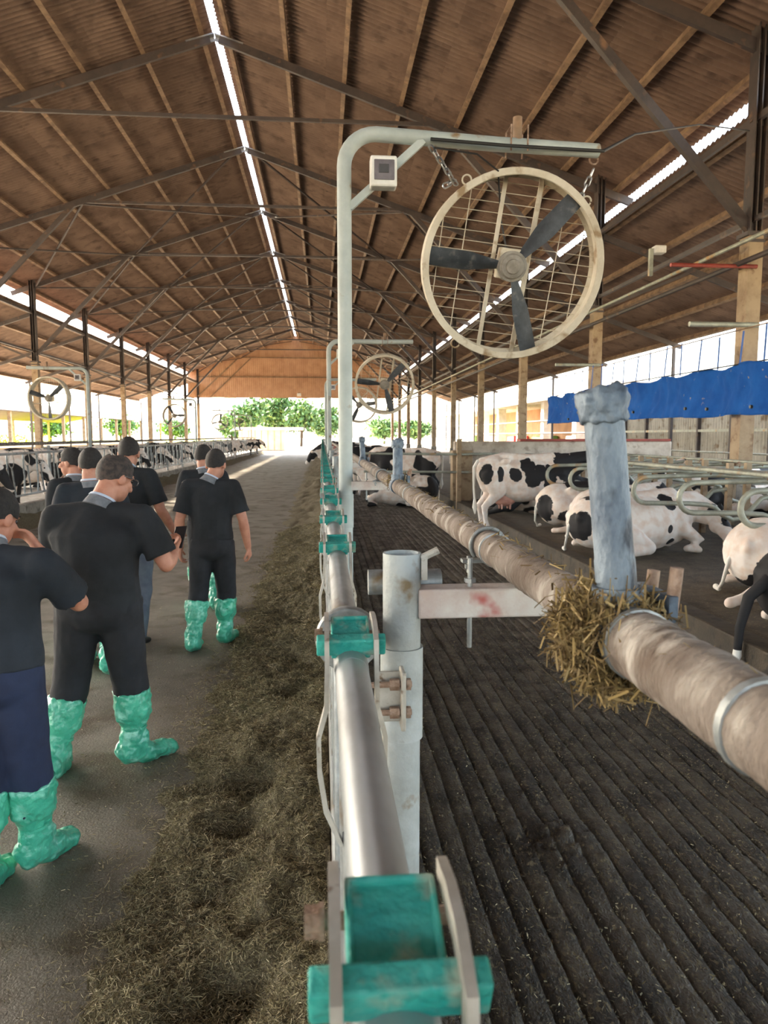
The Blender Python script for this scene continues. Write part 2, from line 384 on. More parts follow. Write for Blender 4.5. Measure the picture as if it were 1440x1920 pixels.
# grooved cow alley
gx = [.22]; pit = .0992
for i in range(31):
    b0 = .22+pit*i
    gx += [b0+.006, b0+.012, b0+.040, b0+.066, b0+.090, b0+.096, b0+pit]
gx = np.array(gx); gxn = np.arange(len(gx)); gz0 = np.where((gxn-1) % 5 == 0, -.004, 0.); gz0 = np.zeros(len(gx))
for i in range(31): gz0[1+7*i:8+7*i] = (-.015, 0, 0, 0, 0, -.015, -.015)
gz0[0] = -.016
gy = np.concatenate([np.arange(.6, 6, .022), np.arange(6, 9, .1), np.arange(9, 30, .3), np.arange(30, 80.1, 1.)])
X, Y = np.meshgrid(gx, gy); Z = np.tile(gz0, (len(gy), 1))
Z = Z+vnoise(X*1.5, Y*.8, 3)*.012+vnoise(X*9, Y*7, 4)*.010+vnoise(X*34, Y*30, 14)*.009
Z += .03*np.exp(-(((X-1.02)/.2)**2+((Y-3.05)/.22)**2))*(1+1.6*vnoise(X*22, Y*22, 8))     # manure pat
X = X+vnoise(X*3, Y*1.2, 31)*.012
fa = link('floor_cow_alley', grid_mesh('floor_cow_alley', X, Y, Z), M['manure']); tag(fa, kind='structure')
g = MB(); g.box((1.74,27,-.09), (3.1,106,.1)); tag(g.build('floor_cow_alley_slab', M['manure'], smooth=False), kind='structure')

# ---- roof: corrugated sheets, purlins, trusses
ceil = empty('ceiling', (0,0,0), kind='structure')
def corr_sheet(name, L, W, wl=.175, amp=.034, n=8):
    k = int(round(W/wl)); ys = np.linspace(-W/2, W/2, k*n+1); z = amp*np.cos(2*np.pi*ys/(W/k))
    X, Y = np.meshgrid(np.array([-L/2, L/2]), ys); Z = np.repeat(z[:, None], 2, 1)
    me = grid_mesh(name, X, Y, Z); me.materials.append(M['sheet']); return me
D0, D1, NR = .17, 11.05, 4
dl = (D1-D0)/NR; slen = dl*math.sqrt(1+SL*SL)+.16
me_main = corr_sheet('roof_sheet', slen, BAY+.03)
LX0, LX1, LZ = 7.75-CX, 13.6-CX, 7.36
dll = (LX1-LX0)/2; me_low = corr_sheet('lower_roof_sheet', dll*math.sqrt(1+SL*SL)+.16, BAY+.03)
for k in range(len(YS)-1):
    yc = (YS[k]+YS[k+1])/2
    for s in (-1, 1):
        for r_ in range(NR):
            d = D0+dl*(r_+.5)
            inst('roof_sheet', me_main, ceil, (CX+s*d, yc, RZ-SL*d+.012*(NR-r_)+.1), (0, s*ang, 0))
        for r_ in range(2):
            d = LX0+dll*(r_+.5)
            inst('lower_roof_sheet', me_low, ceil, (CX+s*d, yc, LZ-SL*(d-LX0)+.012*(2-r_)+.1), (0, s*ang, 0))
ylen = YEND-YS[0]; ymid = (YEND+YS[0])/2
pm = MB(); pm.box((0,0,0), (.075, BAY-.01, .15)); pm.box((.045,0,-.07), (.06, BAY-.01, .012)); pme = pm.mesh('purlin', False); pme.materials.append(M['purlin'])
for s in (-1, 1):
    dist = [(.34+1.47*i, RZ-SL*(.34+1.47*i)) for i in range(8)]+[(LX0+.08+1.42*i, LZ-SL*(.08+1.42*i)) for i in range(5)]
    for d, z in dist:
        for k in range(2, len(YS)-1):
            inst('purlin', pme, ceil, (CX+s*d, (YS[k]+YS[k+1])/2, z-.01), (0, s*ang, 0 if s > 0 else math.pi) if s > 0 else (0, -ang, 0))
# trusses, one at each column pair
def rz(d): return RZ-SL*d-.2
tm = MB()
for s in (-1, 1):
    tm.bar((CX+s*.12,0,rz(.12)), (CX+s*(WC+.9),0,rz(WC+.9)), .09, .2)
tm_me = tm.mesh('roof_truss', False); tm_me.materials.append(M['truss'])
def onemesh(name, fn, m, smooth=False):
    b = MB(); fn(b); me = b.mesh(name, smooth); me.materials.append(M[m]); return me
tie_me = onemesh('tie_bar', lambda b: b.bar((CX-5.6,0,rz(5.6)+.0), (CX+5.6,0,rz(5.6)), .07, .09), 'truss')
kr_me = onemesh('knee_brace', lambda b: b.bar((XR+.0,0,5.35), (CX+5.9,0,rz(5.9)), .12, .15), 'truss')
kl_me = onemesh('knee_brace', lambda b: b.bar((XL,0,5.35), (CX-5.9,0,rz(5.9)), .12, .15), 'truss')
lr_me = onemesh('lower_rafter', lambda b: b.bar((XR-.1,0,LZ-.1), (XR+6.1,0,LZ-SL*6.0-.17), .08, .16), 'truss')
ll_me = onemesh('lower_rafter', lambda b: b.bar((XL+.1,0,LZ-.1), (XL-6.1,0,LZ-SL*6.0-.17), .08, .16), 'truss')
lb_me = onemesh('lower_brace', lambda b: b.bar((XR,0,5.2), (XR+2.6,0,LZ-SL*2.6-.2), .06, .08), 'truss')
lc_me = onemesh('lower_brace', lambda b: b.bar((XL,0,5.2), (XL-2.6,0,LZ-SL*2.6-.2), .06, .08), 'truss')
def vbr(b):
    for s in (-1, 1):
        b.box((CX+s*.36,0,RZ-.24), (.74,.16,.03), Matrix.Rotation(s*R(17), 3, 'Y'))
        b.box((CX+s*.36,.07,RZ-.30), (.74,.02,.13), Matrix.Rotation(s*R(17), 3, 'Y'))
vb_me = onemesh('ridge_bracket', vbr, 'bracket')
for k in range(2, len(YS)-1):
    t = inst('roof_truss', tm_me, ceil, (0, YS[k], 0))
    for nm, me in (('tie_bar', tie_me), ('knee_brace', kr_me), ('knee_brace', kl_me), ('lower_rafter', lr_me), ('lower_rafter', ll_me),
                   ('lower_brace', lb_me), ('lower_brace', lc_me), ('ridge_bracket', vb_me)):
        inst(nm, me, t, (0, 0, -.02 if nm == 'tie_bar' else 0))
# cross bracing in the roof plane
def xb(d0, d1, s):
    def f(b):
        b.bar((CX+s*d0,-BAY/2,rz(d0)-.04), (CX+s*d1,BAY/2,rz(d1)-.04), .06, .06)
        b.bar((CX+s*d1,-BAY/2,rz(d1)-.10), (CX+s*d0,BAY/2,rz(d0)-.10), .06, .06)
    return f
for k in range(7, len(YS)-1):
    for s in (-1, 1):
        for d0, d1 in ((.4, 5.6), (5.6, 10.0)):
            inst('cross_brace', bpy.data.meshes.get('xb%d%d' % (s, int(d0))) or onemesh('xb%d%d' % (s, int(d0)), xb(d0, d1, s), 'truss'), ceil, (0, (YS[k]+YS[k+1])/2, 0))
# eave beams along both column lines
for s, x in ((1, XR), (-1, XL)):
    for z, w in ((7.25, .12), (5.55, .08)):
        b = MB(); b.box((x, (YS[2]+YEND)/2, z), (.08, YEND-YS[2], w)); b.build('eave_beam', M['truss'], ceil, False)

# ---- columns
cl = MB(); cl.box((0,0,2.55), (.26,.30,5.1)); lower_me = cl.mesh('column', False); lower_me.materials.append(M['column'])
cu = MB(); cu.box((0,0,0), (.02,.26,3.6)); cu.box((.1,0,0), (.02,.26,3.6)); cu.box((-.1,0,0), (.02,.26,3.6)); cu.box((0,0,0), (.2,.02,3.6))
up_me = cu.mesh('steel_head', False); up_me.materials.append(M['truss'])
cb = MB(); cb.box((0,0,5.1), (.36,.36,.07)); cb.box((0,0,4.98), (.3,.34,.05)); cap_me = cb.mesh('cap_plate', False); cap_me.materials.append(M['truss'])
cf = MB(); cf.box((0,0,.45), (.34,.38,.9)); ft_me = cf.mesh('footing', False); ft_me.materials.append(M['concrete'])
for k in range(2, len(YS)):
    for s, x in ((1, XR), (-1, XL)):
        c = link('column', lower_me); c.location = (x, YS[k], 0.19 if s > 0 else 0); tag(c, kind='structure')
        inst('steel_head', up_me, c, (0,0,6.88)); inst('cap_plate', cap_me, c); inst('footing', ft_me, c)
po = MB(); po.box((0,0,2.62), (.1,.1,5.24)); post_me = po.mesh('eave_post', False); post_me.materials.append(M['truss'])
for k in range(2, len(YS)):
    for s, x in ((1, CX+16.0), (-1, CX-16.0)):
        c = link('eave_post', post_me); c.location = (x, YS[k], 0); tag(c, kind='structure')
# ---- end gable of upright corrugated panels
wall_f = empty('wall_far', (0, YEND, 0), kind='structure')
def gpan(x0, x1, zb):
    n = 25; xs = np.linspace(x0, x1, n); zt = RZ-SL*np.abs(xs-CX)+.14
    y = .02*np.cos(np.linspace(0, 12*np.pi, n)); X = np.stack([xs, xs]); Yy = np.stack([y, y]); Z = np.stack([np.full(n, zb), zt])
    me = grid_mesh('wall_panel', X, Yy, Z); me.materials.append(M['gable']); return me
nP = 18
for i in range(nP):
    x0 = XL-1.05+(XR-XL+2.1)*i/nP; x1 = XL-1.05+(XR-XL+2.1)*(i+1)/nP
    inst('wall_panel', gpan(x0, x1+.01, 5.75+.05*((i*7) % 3-1)*.5), wall_f)
for z, wdt in ((7.9, 20.1), (9.9, 11.)):
    b = MB(); b.box((CX,-.08,z), (wdt,.08,.09)); b.build('girt', M['purlin'], wall_f, False)
for s in (-1, 1):
    b = MB(); b.bar((CX+s*WC,-.15,5.9), (CX+s*6.0,-.15,9.8), .1, .12); b.bar((CX+s*8.9,-.1,5.8), (CX+s*4.6,-.1,9.9), .08, .1); b.build('gable_brace', M['purlin'], wall_f, False)
# the lamp on the gable
lp = empty('flood_lamp', (CX+.3, YEND-.25, 5.95), 0, 'small white flood lamp hanging on the orange end gable', 'lamp')
b = MB(); b.box((0,0,.14), (.42,.16,.3)); b.build('lamp_body', M['white'], lp, False, .03)
b = MB(); b.box((0,.12,.33), (.06,.2,.12)); b.build('lamp_bracket', M['dark'], lp, False)

# ---- low walls
b = MB(); b.box((-18.9,40,.55), (.2,78,1.1)); tag(b.build('wall_left', M['cream'], smooth=False), kind='structure')
# trough wall that crosses the stall platform
wt = tag(MB().box((6.1,18.3,.93), (5.6,.28,1.46)).build('wall_crossing', M['whitewall'], smooth=False, bevel=.03), kind='structure')
b = MB(); b.box((6.9,18.3,1.69), (3.9,.34,.06)); b.build('wall_coping', M['redbar'], wt, False)
b = MB(); b.box((3.44,18.0,.82), (.5,.3,1.24)); b.build('wall_pier', M['column'], wt, False, .02)
# kerb under the near feed fence
b = MB(); b.box((.12,27,.17), (.19,106,.34)); tag(b.build('trim_2_feed_kerb', M['concrete'], smooth=False, bevel=.02), kind='structure')
b = MB(); b.box((-6.42,27,.17), (.19,106,.34)); tag(b.build('trim_3_feed_kerb', M['concrete'], smooth=False, bevel=.02), kind='structure')

# ================================================================ NEAR FEED FENCE
RX, RZ_ = .045, 1.425          # top rail axis of the near fence
PAN = 3.4; P0 = 1.34
OFFS = (.94, 1.70, 2.525, 3.28)
def headlock_meshes():
    d = {}
    b = MB(); b.tube([(0,0,0),(0,PAN,0)], .027, 16); 
    for o in OFFS:      # sleeve either side of each latch
        b.tube([(0,o-.09,0),(0,o-.05,0),(0,o+.05,0),(0,o+.09,0)], [.0272,.0285,.0285,.0272], 16)
    d['top_rail'] = (b.mesh('top_rail'), 'rail')
    b = MB(); b.tube([(0,0,-.9),(0,PAN,-.9)], .024, 12); d['bottom_rail'] = (b.mesh('bottom_rail'), 'rail')
    b = MB(); My = Matrix.Rotation(R(-90), 4, 'X')
    b.lathe([(.028,-.012),(.058,-.012),(.06,-.009),(.06,.009),(.058,.012),(.028,.012)], 28, My, True)
    for k in range(4):
        a = R(45+90*k); b.tube([(.045*math.cos(a),-.02,.045*math.sin(a)),(.045*math.cos(a),.02,.045*math.sin(a))], .006, 8)
    d['flange'] = (b.mesh('flange'), 'galv')
    T = Matrix.Rotation(R(22), 3, 'X'); c0 = V((0,.0,.042))
    b = MB(); b.box(c0, (.064,.066,.014), T)
    for x in (-.0295, .0295): b.box(c0+T @ V((x,0,.009)), (.005,.066,.008), T)
    b.box(c0+T @ V((0,.0305,.009)), (.064,.005,.008), T)
    b.box(c0+T @ V((0,-.040,-.004)), (.064,.022,.018), T)
    b.box((0,-.047,.036), (.112,.020,.030), T)
    d['latch'] = (b.mesh('latch', False), 'teal')
    b = MB(); b.tube([(-.058,.024,.034),(.05,.024,.034)], .0065, 8); b.tube([(-.06,.024,.034),(-.05,.024,.034)], .011, 6); b.tube([(-.05,.024,.034),(-.046,.024,.034)], .013, 10); b.tube([(.043,.024,.034),(.05,.024,.034)], .011, 6)
    d['bolt'] = (b.mesh('bolt'), 'rustbolt')
    b = MB()
    for s in (-1, 1):
        path = [(s*.0395,.038,.064),(s*.0395,.0,.066),(s*.0395,-.036,.062),(s*.0395,-.068,.046),(s*.0395,-.076,.0),(s*.041,-.072,-.06),(s*.054,-.066,-.11),(s*.053,-.066,-.17),(s*.043,-.07,-.235),(s*.018,-.075,-.29)]
        vs = []; P_ = [V(p) for p in path]
        for i, p in enumerate(P_):
            t_ = (P_[min(i+1, len(P_)-1)]-P_[max(i-1, 0)]); nz_ = V((0,-t_.z,t_.y)).normalized(); hw = .0095 if i else .006
            for a_, c_ in ((-1,-1),(1,-1),(1,1),(-1,1)): vs.append(p+V((a_*.0038,0,0))+nz_*c_*hw)
        m_ = len(P_); b.add(vs, [(i*4+k, i*4+(k+1) % 4, i*4+4+(k+1) % 4, i*4+4+k) for i in range(m_-1) for k in range(4)]+[(3,2,1,0), tuple((m_-1)*4+k for k in range(4))])
    d['lock_fork'] = (b.mesh('lock_fork', True, 30), 'lockbar')
    b = MB(); b.tube([(0,-.075,-.27),(0,-.10,-.36),(0,-.24,-.9)], .017, 10); d['swing_bar'] = (b.mesh('swing_bar'), 'galv')
    b = MB(); b.tube([(0,.14,0),(0,.14,-.3),(0,.10,-.5),(0,.14,-.9)], .018, 10); d['fixed_bar'] = (b.mesh('fixed_bar'), 'galv')
    for k, (me, m) in d.items(): me.materials.append(M[m])
    return d
HL = headlock_meshes()
def headlock(x, y, z, label, group, full=True, flip=False, rails=True):
    t = empty('headlock_panel', (x, y, 0), math.pi if flip else 0, label, 'fence panel', group)
    inst('top_rail', HL['top_rail'][0], t, (0,0,z)); inst('bottom_rail', HL['bottom_rail'][0], t, (0,0,z))
    inst('flange', HL['flange'][0], t, (0,0,z))
    for o in OFFS:
        l = inst('latch', HL['latch'][0], t, (0,o,z))
        if full:
            bv = l.modifiers.new('bevel', 'BEVEL'); bv.width = .003; bv.segments = 2
            inst('bolt', HL['bolt'][0], l)
        inst('lock_fork', HL['lock_fork'][0], t, (0,o,z)); inst('swing_bar', HL['swing_bar'][0], t, (0,o,z)); inst('fixed_bar', HL['fixed_bar'][0], t, (0,o,z))
    return t
ORD = ['zeroth','first','second','third','fourth','fifth','sixth','seventh','eighth','ninth','tenth','eleventh','twelfth','thirteenth','fourteenth','fifteenth','sixteenth','seventeenth','eighteenth','nineteenth','twentieth','twenty-first','twenty-second','twenty-third']
for k in range(-1, 22):
    y = P0+PAN*k
    lab = {-1: 'nearest feed fence panel with the big blurred teal latch at the bottom', 0: 'self-locking feed fence panel just behind the open-topped grey post',
           1: 'self-locking feed fence panel just beyond the tall fan pole'}.get(k, 'feed fence panel with teal latches, %s beyond the tall fan pole' % ORD[max(k, 0)])
    headlock(RX, y, RZ_, lab, 'right feed fence panels', full=k < 3)
# ---- posts behind the fence
PX = .155
def hollow(b, x, y, z0, z1, r, th=.005, n=24):
    b.lathe([(r, z0), (r, z1), (r-th, z1), (r-th, z0)], n, Matrix.Translation((x, y, 0)), True)
post = empty('fence_post', (PX, P0+.08, 0), 0, 'open-topped grey steel fence post with a clamp, close to the camera', 'post', 'posts of the right fence')
b = MB(); hollow(b, 0, 0, .34, 1.572, .0375); b.build('post_tube', M['postgrey'], post)
b = MB(); b.lathe([(.039,1.2),(.0425,1.2),(.0425,1.385),(.039,1.385)], 24, None, True); b.build('sleeve', M['postgrey'], post)
b = MB(); b.box((-.005,-.062,1.30), (.009,.05,.115)); b.box((-.03,-.05,1.30), (.05,.008,.1)); b.build('clamp_plate', M['lockbar'], post, False, .003)
for z in (1.33, 1.275):
    b = MB(); b.tube([(-.075,-.07,z),(.012,-.07,z)], .006, 8); b.tube([(-.03,-.07,z),(-.012,-.07,z)], .0115, 6); b.tube([(.001,-.07,z),(.01,-.07,z)], .0115, 6); b.build('clamp_bolt', M['rustbolt'], post)
b = MB(); b.tube([(-.062,.07,1.5),(.088,.07,1.5)], .0265, 16); b.build('cross_stub', M['galv'], post)
b = MB(); b.box((.042,-.012,1.545), (.012,.014,.05)); b.tube([(.036,-.012,1.562),(.07,-.012,1.578)], .0075, 8); b.build('lifting_lug', M['lockbar'], post, False)
b = MB(); b.tube([(.03,.0,.62),(.06,.0,.62)], .045, 18); b.build('lower_disc', M['stub'], post)
# ---- support arms that carry the long pipe
def arm(t):
    b = MB(); b.box((.175,0,1.474), (.29,.058,.058)); t = b.build('support_arm', M['pinkbeam'], t, False, .004)
    b = MB(); b.tube([(.135,-.005,1.38),(.135,-.005,1.56)], .005, 8); b.tube([(.135,-.005,1.512),(.135,-.005,1.52)], .012, 6); b.tube([(.135,-.005,1.444),(.135,-.005,1.452)], .012, 6); b.build('threaded_rod', M['galv'], t)
arm(post)
for k in range(1, 20):
    if k in (1, 4, 7): continue
    c = dup(post, (PX, P0+.08+PAN*k, 0), 0, 'grey fence post of the right fence, %s beyond the open-topped post' % ORD[k])
# ---- long dirty pipe parallel to the fence
PPX, PPZ = .39, 1.542
pp = empty('neck_pipe', (PPX, 0, 0), 0, 'long rusty dung-caked neck pipe running beside the feed fence', 'pipe')
def rough_tube(y0, y1, r, seed, step=.012, n=22):
    m = int((y1-y0)/step); ys = np.linspace(y0, y1, m); th = np.linspace(0, 2*np.pi, n+1)
    Yg, Tg = np.meshgrid(ys, th, indexing='ij')
    rr = r+.0022*vnoise(np.cos(Tg)*2+5, Yg*22, seed)+.002*vnoise(np.sin(Tg)*3+9, Yg*60, seed+1)
    rr[:, -1] = rr[:, 0]
    return grid_mesh('pipe_length', rr*np.cos(Tg), Yg, PPZ+rr*np.sin(Tg))
for i, (y0, y1, r) in enumerate(((-.6,.86,.0425), (.86,3.9,.0365))):
    link('pipe_length', rough_tube(y0, y1, r, 20+i), M['rustpipe'], pp)
link('pipe_length', rough_tube(3.9, 40, .0365, 25, .1, 14), M['rustpipe'], pp)
for y in (.60, .862, 1.62, 3.2, 5.3):
    b = MB(); rr_ = .0435 if y < .87 else .0375; b.lathe([(rr_-.002,-.006),(rr_+.002,-.005),(rr_+.002,.005),(rr_-.002,.006)], 24, Matrix.Translation((0,y,PPZ)) @ Matrix.Rotation(R(90), 4, 'X'), True); b.build('pipe_band', M['galv'], pp)
for y, s in ((1.70, 1), (4.75, 1)):     # u-bolt clamps
    b = MB(); b.tube(arc((0,y,PPZ), .041, -40, 220, 16, (1,0,0), (0,0,1)), .005, 8); b.box((-.012,y,PPZ-.036), (.10,.03,.008))
    b.tube([(-.045,y,PPZ-.025),(-.045,y,PPZ-.065)], .005, 8); b.tube([(-.045,y,PPZ-.045),(-.045,y,PPZ-.055)], .010, 6)
    b.build('u_bolt', M['galv'], pp)
# ---- upright stub pipes with T clamps on the long pipe
def stub(y, h, lean, label, big=True):
    t = empty('upright_stub', (PPX, y, PPZ), 0, label, 'stub pipe', 'stub pipes on the neck pipe')
    top = V((lean, .0, .03+h)); base = V((.0,0,.035))
    b = MB(); b.tube([base, base.lerp(top,.04), base.lerp(top,.05), base.lerp(top,.22), base.lerp(top,.23), top], [.029,.029,.0265,.0265,.0255,.0255], 24); b.build('stub_tube', M['stub'], t)
    sh = []
    d = (top-base).normalized()
    capm = blob('crusted_cap', [sweep([top-d*.035, top-d*.01, top+d*.006], [.030,.033,.030], True)]+[ell(top+V((math.cos(a)*.019, math.sin(a)*.019, random.uniform(-.01,.012))), random.uniform(.008,.014)) for a in [i*.7 for i in range(9)]], .0035, M['stub'], t, 1, .005, 90)
    b = MB(); b.lathe([(.036,-.05),(.0415,-.05),(.0415,.05),(.036,.05)], 24, Matrix.Rotation(R(90), 4, 'X'), True)
    b.tube([(0,0,.03),(0,0,.06)], .034, 20); b.box((.052,0,.0), (.03,.08,.012)); b.box((.052,0,.03), (.012,.1,.05))
    b.build('tee_clamp', M['stub'], t)
    for q, z in ((-.035,.035), (.03,.02)):
        b = MB(); b.tube([(.056,q,z-.01),(.062,q,z+.055)], .0085, 10); b.build('clamp_bolt', M['rustbolt'], t)
    return t
stub(.93, .28, -.030, 'thick blue-grey stub pipe standing in a clump of straw, blurred in front of the cows')
stub(3.78, .20, 0, 'small grey stub pipe on the neck pipe near the fan pole')
stub(7.0, .20, -.01, 'distant small grey stub pipe left of the black-and-white cows')
# ---- straw caught around the clamp
n = 9000; a = rng.uniform(0, 2*np.pi, n); rad = .038+np.abs(rng.normal(0, .014, n))+.004; yy = rng.normal(.94, .034, n)
cxp = PPX-.004+np.cos(a)*rad*1.05; czp = PPZ-.012+np.sin(a)*rad*1.0
vv = blades(n, cxp, yy, czp, .012, .042, .0012, .0036, .9, 5)
sc_ = link('straw_clump', quads_mesh('straw_clump', vv, n), M['straw_gold']); tag(sc_, 'clump of golden straw caught around the stub pipe clamp', 'straw', kind='stuff')
core = blob('straw_core', [ell((PPX-.006,.945,PPZ-.006), (.053,.052,.053)), ell((PPX-.016,.96,PPZ-.02), (.042,.04,.042))], .006, M['straw_gold'], None, 2, .012, 45)
core.parent = sc_; core.matrix_parent_inverse = Matrix()
n = 420; yy = rng.uniform(.4, 4.2, n); a = rng.normal(np.pi/2, .6, n)
vv = blades(n, PPX+np.cos(a)*.04, yy, PPZ+np.sin(a)*.04, .008, .03, .001, .003, .4, 6)
tag(link('straw_wisps', quads_mesh('straw_wisps', vv, n), M['straw_gold']), 'loose straw wisps stuck on top of the neck pipe', 'straw', kind='stuff')
n = 160; vv = blades(n, rng.normal(PPX, .03, n), rng.normal(3.9, .08, n), rng.normal(PPZ+.02, .02, n), .02, .06, .002, .004, .9, 16)
tag(link('straw_tuft', quads_mesh('straw_tuft', vv, n), M['straw_gold']), 'small straw tuft at the second stub pipe', 'straw', kind='stuff')

# ================================================================ FEED ON THE ALLEY
def feed_h(x, y, left=False):
    u = np.clip((x+.78+.16*vnoise(y*1.3, y*0+3, 5)+.16*vnoise(x*5, y*5, 9))/.75, 0, 1)
    h = .15*u**1.2+.085*vnoise(x*2.4, y*1.8, 6)*np.clip(u*2, 0, 1)+.05*vnoise(x*9, y*9, 7)*np.clip(u*2.5, 0, 1)
    for (px, py, sx, sy, d) in PITS: h = h-d*np.exp(-(((x-px)/sx)**2+((y-py)/sy)**2))
    # scalloped ridges left by the muzzles
    h = h+.028*np.sin(y*4.4+2.2*np.sin(x*3))*np.clip(u*1.5-.3, 0, 1)*np.clip((y-2.5)/2, 0, 1)
    return np.where(u <= 0.001, -.012, np.maximum(h, -.012+.012*np.clip(u*30, 0, 1)))
PITS = [(-.34,3.62,.13,.16,.13), (-.40,3.20,.12,.10,.08), (-.27,2.15,.15,.14,.13), (-.20,4.9,.14,.13,.09), (-.25,5.8,.18,.16,.08), (-.18,6.9,.14,.2,.08), (-.3,8.2,.2,.2,.08)]
for (ya, yb, sx, sy) in ((.6, 9., .012, .016),):
    xs = np.arange(-1.0, .03, sx); ys = np.arange(ya, yb, sy); X, Y = np.meshgrid(xs, ys); Z = feed_h(X, Y)+.012*vnoise(X*45, Y*45, 12, 2)*(feed_h(X, Y) > 0)
    fo = link('feed_row', grid_mesh('feed_row', X, Y, Z), M['feed']); tag(fo, 'long heap of chopped green-brown feed along the right fence', 'feed', kind='stuff')
xs = np.arange(-1.0, .03, .05); ys = np.arange(9.-.016, 79, .12); X, Y = np.meshgrid(xs, ys); Z = feed_h(X, Y)
link('feed_row_distant', grid_mesh('feed_row_distant', X, Y, Z), M['feed'], fo)
def feed_straw(n, y0, y1, l0, l1, w0, w1, seed, spread=.12):
    r = np.random.default_rng(seed); x = r.uniform(-.95, .0, n); y = y0+(y1-y0)*r.random(n)**1.5
    h = feed_h(x, y); keep = (h > -.01) | (r.random(n) < spread*3*np.exp((x+.62)*6)); x, y, h = x[keep], y[keep], np.maximum(h[keep], 0)
    m = len(x); return blades(m, x, y, h+r.uniform(.0, .012, m), l0, l1, w0, w1, .45, seed), m
v1, m1 = feed_straw(150000, .9, 5.5, .007, .034, .0010, .0030, 41); v2, m2 = feed_straw(60000, 4.5, 14, .012, .05, .002, .005, 42)
v3, m3 = feed_straw(2200, .9, 5.5, .03, .07, .0015, .003, 43)
o = link('forage_blades', quads_mesh('forage_blades', np.concatenate([v1, v2, v3]), m1+m2+m3), M['straw'], fo)
# crumbs spilled on the alley concrete
n = 9000; x = -.75-np.abs(rng.normal(0, .45, n)); y = rng.uniform(1., 12, n)
tag(link('spilled_crumbs', quads_mesh('spilled_crumbs', blades(n, x, y, np.full(n, .003), .003, .016, .001, .004, .1, 44), n), M['straw']), 'scattered forage crumbs on the grey alley floor', 'crumbs', kind='stuff')
# feed along the left fence
xs = np.arange(-6.32, -5.2, .06); ys = np.arange(10, 79, .15); X, Y = np.meshgrid(xs, ys); Z = feed_h(-(X+6.32)-.02, Y+40)
tag(link('feed_row_left', grid_mesh('feed_row_left', X, Y, Z), M['feed']), 'low heap of feed along the foot of the left fence', 'feed', kind='stuff')
# flecks trampled into the cow alley
n = 42000; x = rng.uniform(.25, 3.2, n); y = .8+9*rng.random(n)**1.8
tag(link('trampled_flecks', quads_mesh('trampled_flecks', blades(n, x, y, np.full(n, .004)+rng.uniform(0,.010,n), .003, .015, .0012, .005, .4, 45), n), M['fleck']), 'flecks of straw and dung on the grooved alley', 'flecks', kind='stuff')

# ================================================================ FANS
FY = P0+.08+PAN      # pole of the near fan
def make_pole():
    t = empty('fan_pole', (PX, FY, 0))
    top = 3.68; pts = [V((0,0,.34)), V((0,0,2.2)), V((0,0,top-.2))]
    pts += arc((.2,0,top-.2), .2, 180, 90, 8, (1,0,0), (0,0,1))[1:]
    pts += [V((1.0,.12,3.69)), V((1.72,.24,3.715))]
    b = MB(); b.tube(pts, .046, 18); b.build('bent_pole', M['fanpole'], t)
    b = MB(); b.lathe([(.047,1.2),(.051,1.2),(.051,1.42),(.047,1.42)], 20, None, True); b.build('sleeve', M['fanpole'], t)
    b = MB(); b.bar((.03,0,3.23), (.50,.03,3.66), .05, .045); b.build('strut', M['fanpole'], t, False)
    bx = MB().box((.24,-.075,3.42), (.165,.1,.185)).build('control_box', M['white'], t, False, .012)
    b = MB(); b.box((.243,-.128,3.425), (.125,.012,.12)); b.build('box_cover', M['window'], bx, False, .004)
    b = MB(); b.box((.24,-.136,3.43), (.06,.008,.05)); b.build('breaker', M['dark'], bx, False)
    b = MB(); b.tube([(1.14,.14,3.68),(1.14,.14,3.87)], .03, 14, caps=False); b.build('pipe_nipple', M['purlin'], t)
    for dy in (-.055, .055): b = MB(); b.tube([(1.14+dy,.08,3.64),(1.14+dy,.08,3.80),(1.14+dy,.22,3.80),(1.14+dy,.22,3.64)], .006, 6); b.build('u_bolt', M['rustbolt'], t)
    b = MB(); b.tube(arc((1.70,.25,3.66), .03, 0, 350, 14, (1,0,0), (0,0,1)), .006, 6); b.build('eye_ring', M['rustbolt'], t)
    arm(t)
    return t
pole0 = make_pole(); tag(pole0, 'tall pale grey-green pole with a bent arm carrying the big near fan', 'fan pole', 'poles carrying the fans')
FR = .60
